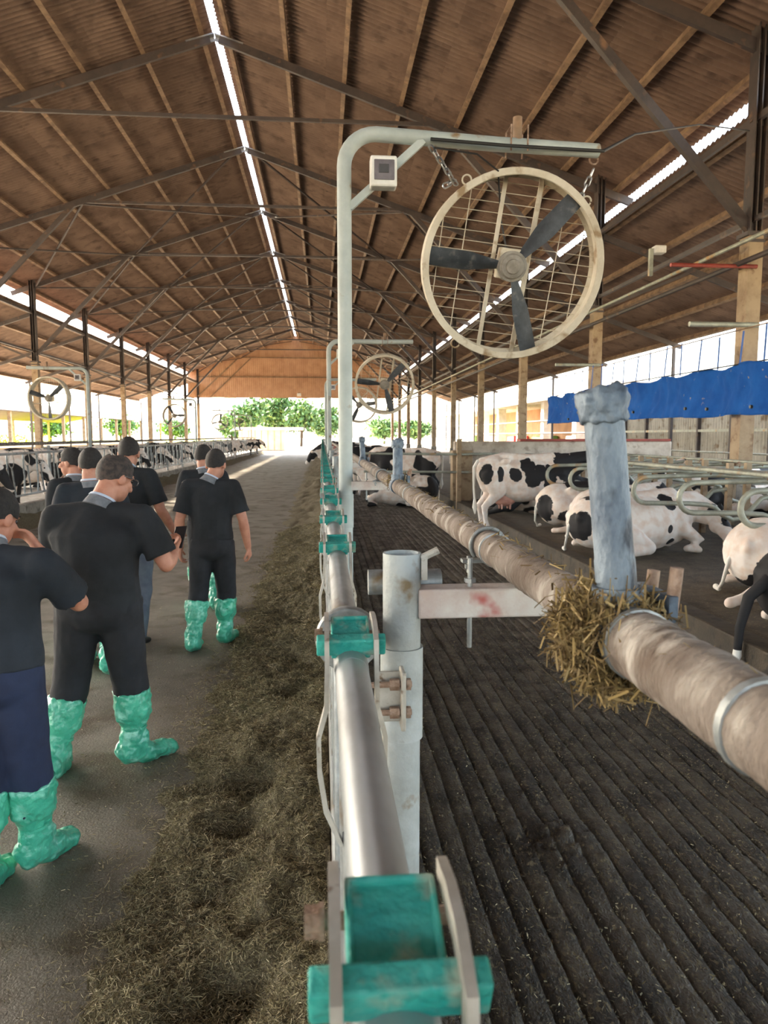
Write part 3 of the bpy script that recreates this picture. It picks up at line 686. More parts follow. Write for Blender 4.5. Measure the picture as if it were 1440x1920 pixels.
def make_fan():
    t = empty('barn_fan', (0,0,0))
    # local: disc in XZ plane, front towards -Y
    b = MB(); My = Matrix.Rotation(R(90), 4, 'X')
    b.lathe([(FR-.035,-.10),(FR-.03,-.105),(FR+.008,-.105),(FR+.012,-.10),(FR+.004,-.085),(FR+.002,.085),(FR+.012,.10),(FR+.008,.105),(FR-.03,.105),(FR-.035,.10),(FR-.008,.085),(FR-.008,-.085)], 64, My, True)
    b.build('hoop', M['fanhoop'], t)
    b = MB(); tilt = R(7)
    for i in range(-9, 10):
        z = i*.0655
        w = math.sqrt(max(FR**2-z*z, 0))-.01
        if w > .08: b.tube([(-w,.09,z),(w,.09,z)], .0028, 5)
    for i in (-3.1,-2.1,.9,2.0,3.0):
        x = i*.16; w = math.sqrt(max(FR**2-x*x, 0))-.01
        b.tube([(x,.098,-w),(x,.098,w)], .0035, 5)
    b.build('guard_grid', M['fanhoop'], t)
    for x in (-.12, .12):
        w = math.sqrt(FR**2-x*x)-.005; b = MB(); b.bar((x,.07,-w), (x,.07,w), .028, .014, V((0,1,0))); b.build('mount_bar', M['fanhoop'], t, False)
    b = MB(); b.box((0,.02,.015), (.19,.1,.20)); b.build('motor_plate', M['fanhoop'], t, False, .01)
    mo = MB().lathe([(.0,.12),(.09,.12),(.1,.10),(.1,-.06),(.075,-.085),(.075,-.1),(.05,-.105),(.045,-.125),(.0,-.125)], 28, Matrix.Rotation(R(90), 4, 'X') @ Matrix.Scale(-1, 4, (0,0,1))).build('motor', M['hub'], t)
    b = MB(); b.lathe([(0,.0),(.1,.0),(.1,.02),(.0,.02)], 24, Matrix.Translation((0,-.055,0)) @ Matrix.Rotation(R(90), 4, 'X')); b.build('hub_disc', M['hub'], mo)
    for a in (180, 54, -68):
        bl = MB(); vs = []; N = 12
        d = V((math.cos(R(a)), 0, math.sin(R(a)))); e = V((-math.sin(R(a)), 0, math.cos(R(a)))); nY = V((0,1,0))
        for i in range(N+1):
            u = i/N; r = .08+u*(FR-.03-.08); w = .06+.085*min(1, u*2.2)-.03*u; tw = R(38-22*u); cam_ = .012
            for k in range(5):
                q = k/4-.5
                vs.append(d*r+(e*math.cos(tw)+nY*math.sin(tw))*q*w*1.05+nY*(-.045+cam_*(q*q*4-1)))
        m_ = len(vs); vs += [v+V((0,.006,0)) for v in vs]; fs = []
        for i in range(N):
            for k in range(4):
                p = i*5+k; fs.append((p, p+1, p+6, p+5)); fs.append((m_+p, m_+p+5, m_+p+6, m_+p+1))
        rim = [i*5 for i in range(N+1)]+[N*5+k for k in range(1,5)]+[i*5+4 for i in range(N-1,-1,-1)]+[3,2,1]
        for i in range(len(rim)): p, q = rim[i], rim[(i+1) % len(rim)]; fs.append((p, q, m_+q, m_+p))
        bl.add(vs, fs); bl.build('blade', M['blade'], t)
    for a in (128, 48, -118):
        b = MB(); c = V(((FR+.03)*math.cos(R(a)), -.02, (FR+.03)*math.sin(R(a)))); b.tube(arc(c, .03, 0, 345, 14, (1,0,0), (0,0,1)), .006, 6); b.build('lifting_eye', M['fanhoop'], t)
    return t
fan0 = make_fan(); tag(fan0, 'large cream three-blade barn fan hanging from the near bent pole', 'fan', 'barn fans')
FC = V((1.30, 5.1, 2.955))
def fan_rot(o, yawd, pit, roll): o.rotation_mode = 'XYZ'; o.rotation_euler = (R(pit), R(roll), R(yawd))
fan0.location = FC; fan_rot(fan0, -3, 14, 7)
# chains
lk = MB(); lk.tube([V((.016*math.cos(R(a)),0,.016*math.sin(R(a))+(.016 if math.sin(R(a)) >= 0 else -.016))) for a in range(0, 360, 30)], .0062, 6, True); lk_me = lk.mesh('chain_link'); lk_me.materials.append(M['chain'])
def chain(p, q, label, sag=0., m=None):
    p = V(p); q = V(q); t = empty('hanging_chain', p, 0, label, 'chain', 'chains holding the near fan'); L = (q-p).length; nL = max(2, int(L/.050))
    d = (q-p).normalized(); qu = d.to_track_quat('Z', 'Y')
    for i in range(nL):
        o = bpy.data.objects.new('chain_link', lk_me); col.objects.link(o); o.parent = t; o.location = d*L*(i+.5)/nL
        o.rotation_mode = 'QUATERNION'; o.rotation_quaternion = qu @ Matrix.Rotation(R(90*(i % 2)), 3, 'Z').to_quaternion()
    return t
chain((.70,FY+.0,3.62), (FC.x-.385,FC.y-.02,FC.z+.52), 'bright zinc chain from the pole arm to the upper left of the fan hoop')
chain((1.855,FY+.25,3.60), (FC.x+.47,FC.y+.0,FC.z+.44), 'thin rusty chain from the arm tip to the upper right of the fan hoop')
chain((FC.x-.40,FC.y-.03,FC.z+.54), (FC.x-.47,FC.y-.05,FC.z+.50), 'short spare end of the zinc chain dangling beside the fan hoop')
b = MB(); b.tube([(.70,FY-.02,3.655),(1.2,FY+.03,3.65),(1.9,FY+.2,3.70),(3.2,7.6,4.85),(5.2,10.2,6.05),(XR-.2,Y0-.1,7.0)], .011, 8)
tag(b.build('power_cable', M['cable']), 'black power cable running from the fan arm up to the roof column', 'cable')
b = MB(); b.tube([(.72,FY-.03,3.60),(1.0,FY,3.58),(1.15,FY+.05,3.50),(1.25,FC.y+.1,3.3),(FC.x+.02,FC.y+.12,3.0)], .006, 6)
tag(b.build('motor_lead', M['cable']), 'thin grey lead drooping from the arm to the fan motor', 'cable')
# further fans down both fence lines
dist = [(PX, FY+PAN*3, 1, 'fan half hidden behind the near pole down the right fence'), (PX, FY+PAN*6, 1, 'distant fan further down the right fence'),
        (-6.55, 21.6, -1, 'nearest fan over the left fence with dark blades against the sky'), (-6.55, 39.5, -1, 'second fan over the left fence'), (-6.55, 57., -1, 'third fan over the left fence'), (-6.55, 70., -1, 'farthest fan over the left fence')]
for i, (x, y, s, lab) in enumerate(dist):
    p = dup(pole0, (x, y, 0), 0, 'bent pole carrying the '+lab, scale=(s,1,1))
    f = dup(fan0, (x+s*(FC.x-PX), y+.25, FC.z-.1), label=lab, scale=(s,1,1))
    f.rotation_euler = (R(14), R(7+40*i), R(-3*s))
# ================================================================ STALLS ON THE RIGHT
def loop_pts(flip=1):
    # divider in local XZ: rear loop at x=0 towards the alley, running to +x
    r = .17
    p = [V((2.0,0,1.05)), V((1.0,0,1.09)), V((r,0,1.07))]
    p += arc((r,0,1.07-r), r, 90, 270, 10, (1,0,0), (0,0,1))[1:]
    p += [V((.75,0,.72)), V((1.0,0,.70))]
    p += [V((1.12,0,.66)), V((1.22,0,.56)), V((1.36,0,.50)), V((1.5,0,.53)), V((1.62,0,.64)), V((1.75,0,.78)), V((2.0,0,.82))]
    return p
b = MB(); b.tube(loop_pts(), .031, 12); loop_me = b.mesh('divider_loop'); loop_me.materials.append(M['pipe'])
b = MB(); b.box((0,0,.6), (.08,.08,1.2)); lpost_me = b.mesh('divider_post', False); lpost_me.materials.append(M['column'])
b = MB(); b.tube(arc((0,0,0), .042, 0, 350, 14, (1,0,0), (0,0,1)), .012, 6); clamp_me = b.mesh('rail_clamp'); clamp_me.materials.append(M['rustbolt'])
LY = 6.75; LS = 1.23
STALLY = [LY+LS*i for i in range(-2, 9)]
names = {2: 'stall divider loop nearest the right edge of the picture', 3: 'stall divider loop in front of the beige column', 4: 'stall divider loop above the big white resting cow', 5: 'stall divider loop hidden behind the thick stub pipe', 6: 'stall divider loop just left of the thick stub pipe'}
for i, y in enumerate(STALLY):
    for side, x0 in ((0, 4.02), (1, 8.3)):
        if side == 1 and i < 3: continue
        lab = names.get(i, 'stall divider loop in the front row, %s from the right' % ORD[i+1]) if side == 0 else 'stall divider loop in the far row, %s from the right' % ORD[i-2]
        t = empty('stall_divider', (x0, y, .2), 0 if side == 0 else math.pi, lab, 'stall divider', 'grey-green stall dividers')
        inst('divider_loop', loop_me, t); inst('divider_post', lpost_me, t, (2.0,0,0))
        inst('rail_clamp', clamp_me, t, (1.02,0,1.135), (0,0,math.pi/2)); inst('rail_clamp', clamp_me, t, (1.42,0,1.12), (0,0,math.pi/2))
for x, z, lab in ((5.04,1.345,'long neck rail lying on the front stall dividers'), (5.44,1.32,'long head rail lying behind the neck rail on the dividers'), (6.2,1.27,'long pipe rail along the middle of the stalls'), (7.28,1.345,'long neck rail lying on the far row of dividers')):
    b = MB(); b.tube([(x,3.2,z),(x,9,z+.01),(x,17.9,z)], .03, 12); tag(b.build('stall_rail', M['pipe']), lab, 'rail', 'long stall rails')
# barrier rails across the cow alley
for z, lab in ((1.36,'upper pipe rail across the alley in front of the far cows'), (.93,'lower pipe rail across the alley in front of the far cows')):
    b = MB(); b.tube([(1.0,17.6,z+.02),(3.6,17.6,z-.01)], .03, 10); b.tube([(3.55,17.6,z),(4.3,17.75,z)], .03, 10); tag(b.build('barrier_rail', M['pipe']), lab, 'rail', 'barrier rails across the alley')
tpost = empty('gate_post', (3.3,17.6,0), 0, 'pale square gate post where the barrier rails meet the crossing wall', 'post')
b = MB(); b.box((0,0,.85), (.11,.11,1.7)); b.build('post_shaft', M['column'], tpost, False, .01)
b = MB(); b.box((0,0,1.71), (.13,.13,.03)); b.build('post_cap', M['pipe'], tpost, False)

# ================================================================ BLUE TARPAULIN
TX = 7.12
ys = np.arange(9.0, 23.0, .05); zs = np.linspace(0, 1, 22); Yg, Ug = np.meshgrid(ys, zs)
top = 3.0+.035*np.cos(Yg*4.2)+.05*vnoise(Yg*.8, Yg*0, 61); bot = 2.16+.05*vnoise(Yg*.9+7, Yg*0, 62)
Zg = top*(Ug)+bot*(1-Ug)
fold = np.abs(np.sin(Yg*1.3+.6*np.sin(Yg*.7)))**3
Xg = TX+.10*vnoise(Yg*1.6, Ug*1.2, 63)+.08*fold*(1-Ug*.4)*np.sin(Yg*3)+.05*np.sin(Ug*3.1)+.035*vnoise(Yg*5+Ug*2, Ug*2, 64)
tp = empty('blue_tarp', (TX,16,2.1), 0, 'long blue tarpaulin slung along the right column line', 'tarpaulin')
sh = link('tarp_sheet', grid_mesh('tarp_sheet', Xg-TX, Yg-16, Zg-2.1), M['tarp'], tp); sm = sh.modifiers.new('solid', 'SOLIDIFY'); sm.thickness = .006
b = MB(); b.tube([(0,-7,.90),(0,0,.93),(0,7,.90)], .012, 8); b.build('top_rope', M['cable'], tp)
for i in range(20):
    y = -6.6+i*.7; b = MB(); b.bar((0,y,.88), (.03,y+.05*math.sin(i*3),1.5+.04*math.sin(i)), .05, .006, V((1,0,0))); b.build('strap', M['strap'], tp, False)
for i, y in enumerate((-5.6,-4.4,-3.0,-2.2,.2,2.2,4.6)):
    b = MB(); b.tube([(-.14,y,.2+.03*math.sin(i*5)),(-.10,y,.2+.03*math.sin(i*5))], .03, 8); b.build('eyelet', M['dark'], tp)
b = MB(); b.tube([(TX+.03,2,3.62),(TX+.03,12.9,3.60),(TX+.03,20,3.55),(TX+.03,40,3.6)], .012, 6); tag(b.build('support_cable', M['purlin']), 'taut cable that the tarpaulin straps hang from', 'cable')
for y, z, lab in ((Y0-.25, 3.72, 'pale bracket pipe on the near beige column above the tarpaulin'), (Y0+BAY-.25, 3.72, 'pale bracket pipe on the second column above the tarpaulin')):
    b = MB(); b.tube([(6.35,y,z),(7.6,y,z)], .045, 14); tag(b.build('bracket_pipe', M['pipe']), lab, 'pipe', 'bracket pipes on the columns')
b = MB(); b.tube([(6.0,Y0-.2,4.72),(7.55,Y0-.2,4.72)], .035, 8); tag(b.build('red_bar', M['redbar']), 'thin red bar fixed across the near column under the roof', 'bar')
b = MB(); b.tube([(7.0,4,5.0),(7.0,40,5.0),(7.0,78,5.0)], .035, 8); tag(b.build('water_line', M['pipe']), 'long thin pipe under the right lower roof', 'pipe')
b = MB(); b.tube([(7.2,4,4.75),(7.2,78,4.75)], .05, 8); tag(b.build('conduit', M['truss']), 'dark conduit under the right lower roof', 'pipe')
lt = empty('roof_lamp', (6.25,13.9,4.95), 0, 'small pale box lamp on a bracket under the right roof', 'lamp')
b = MB(); b.box((0,0,.12), (.07,.07,.5)); b.build('lamp_bracket', M['pipe'], lt, False)
b = MB(); b.box((.15,0,.35), (.22,.2,.14)); b.build('lamp_body', M['white'], lt, False, .02)

# ================================================================ COWS
def cow_head(hc, d, up, sc=1.):
    # hc poll, d direction the muzzle points, up dorsal
    d = V(d).normalized(); up = V(up); up = (up-d*up.dot(d)).normalized(); s = d.cross(up)
    L = .47*sc; S = []
    S.append(sweep([hc-d*.02, hc+d*.16*sc, hc+d*.34*sc, hc+d*L], [(.10*sc,.115*sc),(.105*sc,.115*sc),(.075*sc,.085*sc),(.082*sc,.075*sc)], False, s))
    S.append(ell(hc+d*.12*sc-up*.06*sc, .10*sc))
    for q in (-1, 1):
        e0 = hc+s*q*.09*sc+up*.03*sc; e1 = hc+s*q*.27*sc+up*.02*sc-d*.04*sc
        S.append(sweep([e0, e0.lerp(e1,.5), e1], [(.03*sc,.03*sc),(.03*sc,.058*sc),(.014*sc,.025*sc)], False, d))
    eyes = [hc+s*q*.098*sc+d*.13*sc+up*.045*sc for q in (-1, 1)]
    return S, eyes, hc+d*L, s
def cow_obj(name, shapes, eyes, m, label, group, extra=(), vox=.026, muzzle=None, patches=None):
    t = empty(name, (0,0,0), 0, label, 'cow', group)
    body = blob('body', shapes, vox, M[m], t, 4)
    if patches is not None:
        me = body.data; nv = len(me.vertices); co = np.empty(nv*3, 'f'); me.vertices.foreach_get('co', co); co = co.reshape(-1, 3)
        val = np.full(nv, -1., 'f')
        for (c, r) in patches: val = np.maximum(val, 1-np.sqrt((((co-np.array(c))/np.array(r))**2).sum(1)))
        at = me.attributes.new('patch', 'FLOAT', 'POINT'); at.data.foreach_set('value', val)
    b = MB()
    for e in eyes: b.sphere(e, .02, 8, 6)
    b.build('eyes', M['eye'], body)
    if muzzle is not None:
        b = MB(); b.sphere(muzzle, (.062,.062,.05), 12, 8); b.build('nose', M['dark'], body)
    for nm, vs, mm in extra:
        q = MB()
        for a in vs: q.add(*a)
        q.build(nm, M[mm], t, True, 0, 70)
    return t
def stand_shapes(hd=(.85,0,-.45), poll=(1.24,0,1.42)):
    S = [ell((-.02,0,.98), (.80,.35,.40)), ell((.52,0,1.03), (.36,.27,.41)), ell((-.62,0,1.14), (.36,.28,.30)), ell((-.1,0,.82), (.5,.31,.26)),
         sweep([(-.86,0,1.33),(-.45,0,1.395),(.1,0,1.37),(.6,0,1.40)], [.07,.10,.09,.10]),
         sweep([(.58,0,1.12),(.9,0,1.25),V(poll)+V((-.02,0,-.04))], [(.25,.36),(.15,.25),(.10,.15)], False, V((0,1,0))),
         sweep([(.72,0,.78),(.9,0,1.0)], [(.12,.14),(.08,.1)])]
    for q in (-1, 1):
        S += [ell((-.46,q*.24,1.34), (.09,.06,.06)), ell((-.90,q*.12,1.24), (.07,.06,.08)),
              sweep([(-.68,q*.19,1.10),(-.62,q*.20,.85),(-.60,q*.19,.74)], [(.14,.24),(.13,.20),(.10,.14)], False, V((0,1,0))),
              sweep([(-.58,q*.19,.78),(-.72,q*.18,.62),(-.84,q*.17,.50),(-.82,q*.165,.30),(-.79,q*.16,.13)], [(.10,.13),(.065,.09),(.05,.07),(.038,.045),(.045,.05)], False, V((0,1,0))),
              sweep([(-.78,q*.16,.14),(-.73,q*.16,.03)], [.05,.062], True),
              sweep([(.58,q*.20,.98),(.62,q*.19,.74),(.63,q*.18,.45)], [(.12,.19),(.09,.12),(.06,.07)], False, V((0,1,0))),
              sweep([(.63,q*.18,.46),(.63,q*.175,.26),(.64,q*.175,.13)], [.055,.04,.046]), sweep([(.64,q*.175,.14),(.68,q*.175,.03)], [.048,.06], True)]
    H, eyes, mz, s = cow_head(V(poll), hd, (0,0,1))
    return S+H, eyes, mz
tail_std = [('tail', [sweep([(-.93,0,1.33),(-1.0,0,1.22),(-1.0,0,.85),(-.98,0,.62)], [.035,.03,.02,.018]), sweep([(-.98,0,.64),(-.975,0,.48),(-.97,0,.36)], [.02,.05,.012])], 'whitepaint')]
udder = [('udder', [ell((-.40,0,.66), (.24,.17,.17))]+[sweep([(-.40+dx,dy,.53),(-.40+dx,dy,.45)], [.022,.016]) for dx in (-.08,.08) for dy in (-.08,.08)], 'pinkskin')]
# the spotted cow standing beside the kerb; it faces +x
S, E, mz = stand_shapes()
P = [((-.82,-.2,1.10),(.13,.2,.20)), ((-.58,-.3,1.10),(.07,.2,.14)), ((-.30,-.36,1.10),(.12,.2,.16)), ((-.05,-.3,1.28),(.15,.25,.24)), ((.03,-.36,1.0),(.16,.2,.16)), ((.20,-.34,1.12),(.17,.25,.18)), ((.36,-.3,1.06),(.16,.3,.24)),
     ((.70,-.2,1.22),(.26,.35,.34)), ((.85,-.2,1.0),(.2,.3,.2)), ((1.05,-.05,1.32),(.28,.3,.25)), ((1.4,0,1.3),(.25,.2,.25)), ((-.5,.3,1.2),(.3,.2,.3)), ((.3,.3,1.0),(.3,.2,.3))]
c1 = cow_obj('holstein_cow', S, E, 'cowpatch', 'white cow with black patches standing sideways beside the stalls', 'cows in the right barn', tail_std+udder, .02, mz, P)
c1.location = (3.80, 13.5, 0.0); c1.rotation_euler.z = R(4)
# lying cows: facing +x, resting on the belly with legs folded
def lie_shapes(head='up', leg='tuck'):
    S = [ell((-.05,0,.40), (.82,.44,.40)), ell((.50,0,.46), (.36,.33,.38)), ell((-.62,.02,.44), (.38,.38,.36)), sweep([(-.88,0,.62),(-.45,0,.74),(.1,0,.76),(.55,0,.80)], [.07,.09,.09,.09])]
    for q in (-1, 1):
        S += [ell((-.46,q*.26,.70), (.09,.07,.06)), ell((-.92,q*.13,.52), (.07,.07,.08)),
              sweep([(.55,q*.24,.35),(.85,q*.26,.16),(.62,q*.30,.07)], [.12,.08,.05]), sweep([(.62,q*.30,.07),(.80,q*.32,.05)], [.045,.05])]
    S += [sweep([(-.65,-.26,.42),(-.32,-.44,.26),(-.12,-.50,.14)], [(.2,.2),(.15,.16),(.09,.1)]), sweep([(-.12,-.50,.13),(-.55,-.58,.09),(-.72,-.60,.07)], [.085,.06,.05]), sweep([(-.70,-.60,.07),(-.80,-.55,.06)], [.045,.05])] if leg == 'tuck' else \
         [sweep([(-.66,-.20,.42),(-.74,-.38,.32),(-.82,-.48,.22)], [(.22,.22),(.18,.18),(.13,.13)]), sweep([(-.80,-.46,.22),(-.98,-.44,.18),(-1.10,-.38,.11)], [.13,.10,.065]), sweep([(-1.08,-.38,.11),(-1.22,-.36,.07),(-1.28,-.36,.055)], [.06,.05,.055])]
    S += [sweep([(-.65,.26,.40),(-.40,.44,.24),(-.2,.5,.13)], [(.2,.2),(.14,.15),(.09,.1)]), sweep([(-.2,.5,.12),(-.6,.55,.08)], [.08,.05])]
    if head == 'up':
        S.append(sweep([(.55,0,.55),(.86,0,.80),(1.08,0,1.0)], [(.24,.34),(.15,.22),(.10,.14)], False, V((0,1,0)))); H = cow_head(V((1.10,0,1.04)), (.9,0,-.42), (0,0,1))
    elif head == 'back':
        S.append(sweep([(.58,0,.52),(.92,-.05,.62),(1.08,-.24,.50)], [(.26,.32),(.17,.22),(.11,.15)], False, V((0,1,0)))); H = cow_head(V((1.10,-.28,.46)), (-.05,-.62,-.50), (.9,0,.4))
    else:
        S.append(sweep([(.55,0,.50),(.92,0,.52),(1.15,-.02,.45)], [(.24,.32),(.15,.2),(.10,.14)], False, V((0,1,0)))); H = cow_head(V((1.17,-.02,.45)), (.85,-.1,-.42), (.3,0,1))
    return S+H[0], H[1], H[2]
lt_tail = lambda c: [('tail', [sweep([(-.90,0,.56),(-.99,.05,.38),(-.98,.14,.14),(-.90,.3,.035)], [.032,.022,.016,.014]), sweep([(-.91,.28,.04),(-.84,.42,.035)], [.022,.03])], c)]
S, E, mz = lie_shapes('back')
c2 = cow_obj('holstein_cow', S, E, 'cowpatch', 'big white cow with a few black spots resting under the divider loops', 'cows in the right barn', lt_tail('whitepaint'), .02, mz,
             [((.34,-.25,.72),(.10,.25,.13)), ((.28,-.40,.36),(.05,.3,.06)), ((.40,-.42,.16),(.12,.3,.06)), ((1.02,-.4,.62),(.12,.2,.10)), ((1.12,-.42,.40),(.10,.12,.10)), ((-.5,.1,.76),(.3,.35,.10)), ((1.0,.1,.5),(.12,.2,.3)), ((-.95,-.2,.40),(.13,.3,.25)), ((1.05,-.75,.2),(.1,.12,.1))])
c2.location = (4.28, 9.72, .2); c2.rotation_euler.z = R(11)
S, E, mz = lie_shapes('low', 'out')
c3 = cow_obj('holstein_cow', S, E, 'cowpatch', 'white cow seen from behind, hind leg stretched toward the kerb', 'cows in the right barn', lt_tail('whitepaint'), .02, mz,
             [((-.86,-.38,.36),(.06,.2,.14)), ((-.80,-.1,.22),(.10,.3,.13)), ((-.98,-.2,.14),(.12,.14,.10)), ((.2,-.3,.6),(.3,.3,.2)), ((.9,0,.7),(.3,.3,.3))])
c3.location = (4.98, 6.95, .2); c3.rotation_euler.z = R(8)
# black-tailed cow just outside the right edge
S, E, mz = lie_shapes('low')
c4 = cow_obj('holstein_cow', S, E, 'cowpatch', 'black and white cow with a black tail cut off by the right edge', 'cows in the right barn',
             [('tail', [sweep([(-.95,0,.50),(-1.10,.0,.36),(-1.16,.0,.12),(-1.17,.0,-.05)], [.05,.045,.035,.03]), ], 'tailblack'), ('tail_tip', [sweep([(-1.17,0,-.05),(-1.172,0,-.10),(-1.175,0,-.17)], [.03,.034,.012])], 'whitepaint')], .026, mz,
             [((-.8,0,.5),(.35,.6,.4)), ((.4,0,.5),(.4,.6,.4))])
c4.location = (4.37, 5.32, .2); c4.rotation_euler.z = R(0)
# the row of resting cows further on
S, E, mz = lie_shapes('low'); lowp = cow_obj('holstein_cow', S, E, 'cowpatch', 'x', 'cows in the right barn', lt_tail('whitepaint'), .026, mz,
             [((-.9,-.25,.35),(.14,.3,.30)), ((-.55,-.4,.25),(.16,.2,.16)), ((-.3,0,.78),(.25,.4,.10)), ((.6,-.2,.6),(.3,.4,.3)), ((1.2,0,.4),(.3,.3,.3))])
lowp['label'] = 'white cow with a black rump patch resting left of the thick stub pipe'; lowp.location = (4.75, 11.0, .2); lowp.rotation_euler.z = R(14)
d1 = dup(lowp, (4.62, 12.12, .2), R(-6), 'white cow with black hind patches resting beneath the standing cow\'s head')
S, E, mz = lie_shapes('up'); upp = cow_obj('holstein_cow', S, E, 'cow', 'white and black cow resting just before the crossing wall', 'cows in the right barn', lt_tail('whitepaint'), .03, mz)
upp.location = (4.7, 16.95, .2); upp.rotation_euler.z = R(10)
S, E, mz = lie_shapes('low', 'out'); dkp = cow_obj('holstein_cow', S, E, 'cowdark', 'mostly black cow resting under the belly of the standing cow', 'cows in the right barn', lt_tail('tailblack'), .03, mz)
dkp.location = (4.55, 14.65, .2); dkp.rotation_euler.z = R(-6)
d2 = dup(dkp, (4.7, 15.95, .2), R(5), 'dark cow resting in the second stall behind the standing cow')
# far row, heads meeting ours
for i, (x, y, src, rzd, lab) in enumerate(((8.2,9.3,upp,172,'cow resting in the far row behind the beige column'), (8.2,11.7,dkp,182,'dark cow resting in the far row behind the stub pipe'), (8.3,14.2,upp,178,'cow resting in the far row right of the standing cow'), (8.2,8.0,dkp,180,'dark cow resting in the far row at the right edge'), (8.2,10.5,lowp,176,'pale cow resting in the far row behind the big white cow'))):
    dup(src, (x, y, .2), R(rzd), lab)
wh = dup(lowp, (10.2, 16.6, .2), R(200), 'white cow lying high up beyond the stalls in front of the corrugated wall', scale=(1,1,1))
# cows beyond the barrier in the alley
S, E, mz = stand_shapes((.5,0,-.9), (1.2,0,1.15)); stp = cow_obj('holstein_cow', S, E, 'cow', 'black and white cow standing behind the barrier rails', 'cows in the right barn', tail_std+udder, .03, mz)
stp.location = (2.35, 20.3, 0); stp.rotation_euler.z = R(160)
b_ = dup(stp, (1.65, 22.3, 0), R(200), 'dark-headed cow standing at the second stub pipe behind the barrier')
b_ = dup(upp, (2.0, 18.75, 0), R(175), 'pink-bellied cow lying behind the lower barrier rail')
b_ = dup(stp, (1.5, 25.2, 0), R(186), 'cow standing far down the alley beside the fan pole')
b_ = dup(stp, (.85, 29.0, 0), R(180), 'cow feeding at the fence far behind the pole')
b_ = dup(dkp, (5.2, 21.0, .2), R(20), 'dark cow resting beyond the crossing wall')
for i, y in enumerate((33., 37., 41., 46.)): dup(stp, (1.0+.3*(i % 2), y, 0), R(180), 'small distant cow at the right feed fence, %s from the front' % ORD[i+1], scale=(1,1,1))
# a dark head reaching over the near kerb far away, and cows at the left fence
for i, (x, y, r_) in enumerate(((-7.6,15.2,0), (-7.7,17.6,6), (-7.6,19.9,-5), (-7.7,23.4,0), (-7.6,27.,4), (-7.6,31.,0), (-7.6,36.,0), (-7.6,43.,0), (-7.65,50.,0), (-7.6,58.,0))):
    dup(stp, (x, y, 0), R(r_), 'cow standing behind the bars of the left fence, %s from the left edge' % ORD[i+1], 'cows behind the left fence')
for x, y, lab in ((-6.75,64.5,'black cow reaching through the far end of the left fence'), (-6.6,69.,'second black cow eating feed at the far left fence end'), (-6.8,53.5,'black cow head poking out halfway along the left fence')):
    dup(stp, (x, y, 0), R(2), lab, 'cows eating at the left fence')
for i in range(9): dup(lowp if i % 2 else dkp, (-10.6-.5*(i % 2), 16+5.2*i, 0), R(180*(i % 2)+8*i), 'cow lying in the bright left pen, %s from the front' % ORD[i+1], 'cows lying in the left pen')

# ================================================================ LEFT FENCE
for k in range(3, 22):
    y = P0+PAN*k
    t = empty('headlock_panel', (-6.42, y, 0), math.pi, 'galvanised panel of the left feed fence, %s from the left edge' % ORD[k-2], 'fence panel', 'left feed fence panels')
    t.location.y = y+PAN
    inst('top_rail', HL['top_rail'][0], t, (0,0,RZ_)); inst('bottom_rail', HL['bottom_rail'][0], t, (0,0,RZ_))
    for o in OFFS:
        inst('lock_fork', HL['lock_fork'][0], t, (0,o,RZ_)); inst('swing_bar', HL['swing_bar'][0], t, (0,o,RZ_)); inst('fixed_bar', HL['fixed_bar'][0], t, (0,o,RZ_))
    if k != 6: p = dup(post, (-6.53, y, 0), math.pi, 'grey post of the left feed fence, %s from the left edge' % ORD[k-2], 'posts of the left fence')
b = MB(); b.tube([(-6.75,10,1.62),(-6.75,79,1.62)], .04, 8); tag(b.build('neck_pipe', M['rustpipe']), 'long pipe behind the top of the left feed fence', 'pipe')

# ================================================================ OUTSIDE
# neighbouring barn on the left
nb = empty('neighbour_barn', (-38, 95, 0), 0, 'neighbouring long open barn with a low brown roof seen through the left side', 'building')
b = MB(); b.add([(-9,-45,4.1),(0,-45,5.8),(9,-45,4.1),(-9,45,4.1),(0,45,5.8),(9,45,4.1),(-9,-45,4.2),(0,-45,5.9),(9,-45,4.2),(-9,45,4.2),(0,45,5.9),(9,45,4.2)], [(0,3,4,1),(1,4,5,2),(6,7,10,9),(7,8,11,10),(0,1,7,6),(1,2,8,7),(2,5,11,8),(3,0,6,9),(5,4,10,11),(4,3,9,10)]); b.build('roof', M['nbroof'], nb, False)
for i in range(13):
    for x in (-8.6, 8.6): b = MB(); b.box((x,-44+i*7.3,2.05), (.3,.3,4.1)); b.build('barn_post', M['column'], nb, False)
b = MB(); b.box((8.8,0,.5), (.2,88,1.)); b.build('low_wall', M['cream'], nb, False)
# cream shed beyond the far end
shd = empty('feed_shed', (-6.6, 96, 0), 0, 'small cream shed with a white flat roof beyond the far end', 'building')
b = MB(); b.box((-.9,0,1.25), (5.6,5,2.5)); b.build('shed_wall', M['cream'], shd, False)
b = MB(); b.box((0,-.3,2.68), (8.4,6.4,.32)); b.build('shed_roof', M['whitepaint'], shd, False)
for x in (3.6,): b = MB(); b.box((x,-2.9,1.26), (.16,.16,2.52)); b.build('shed_post', M['whitepaint'], shd, False)
for i in range(7): b = MB(); b.box((-3.3+.8*i,-2.53,1.25), (.05,.06,2.4)); b.build('cladding_seam', M['column'], shd, False)
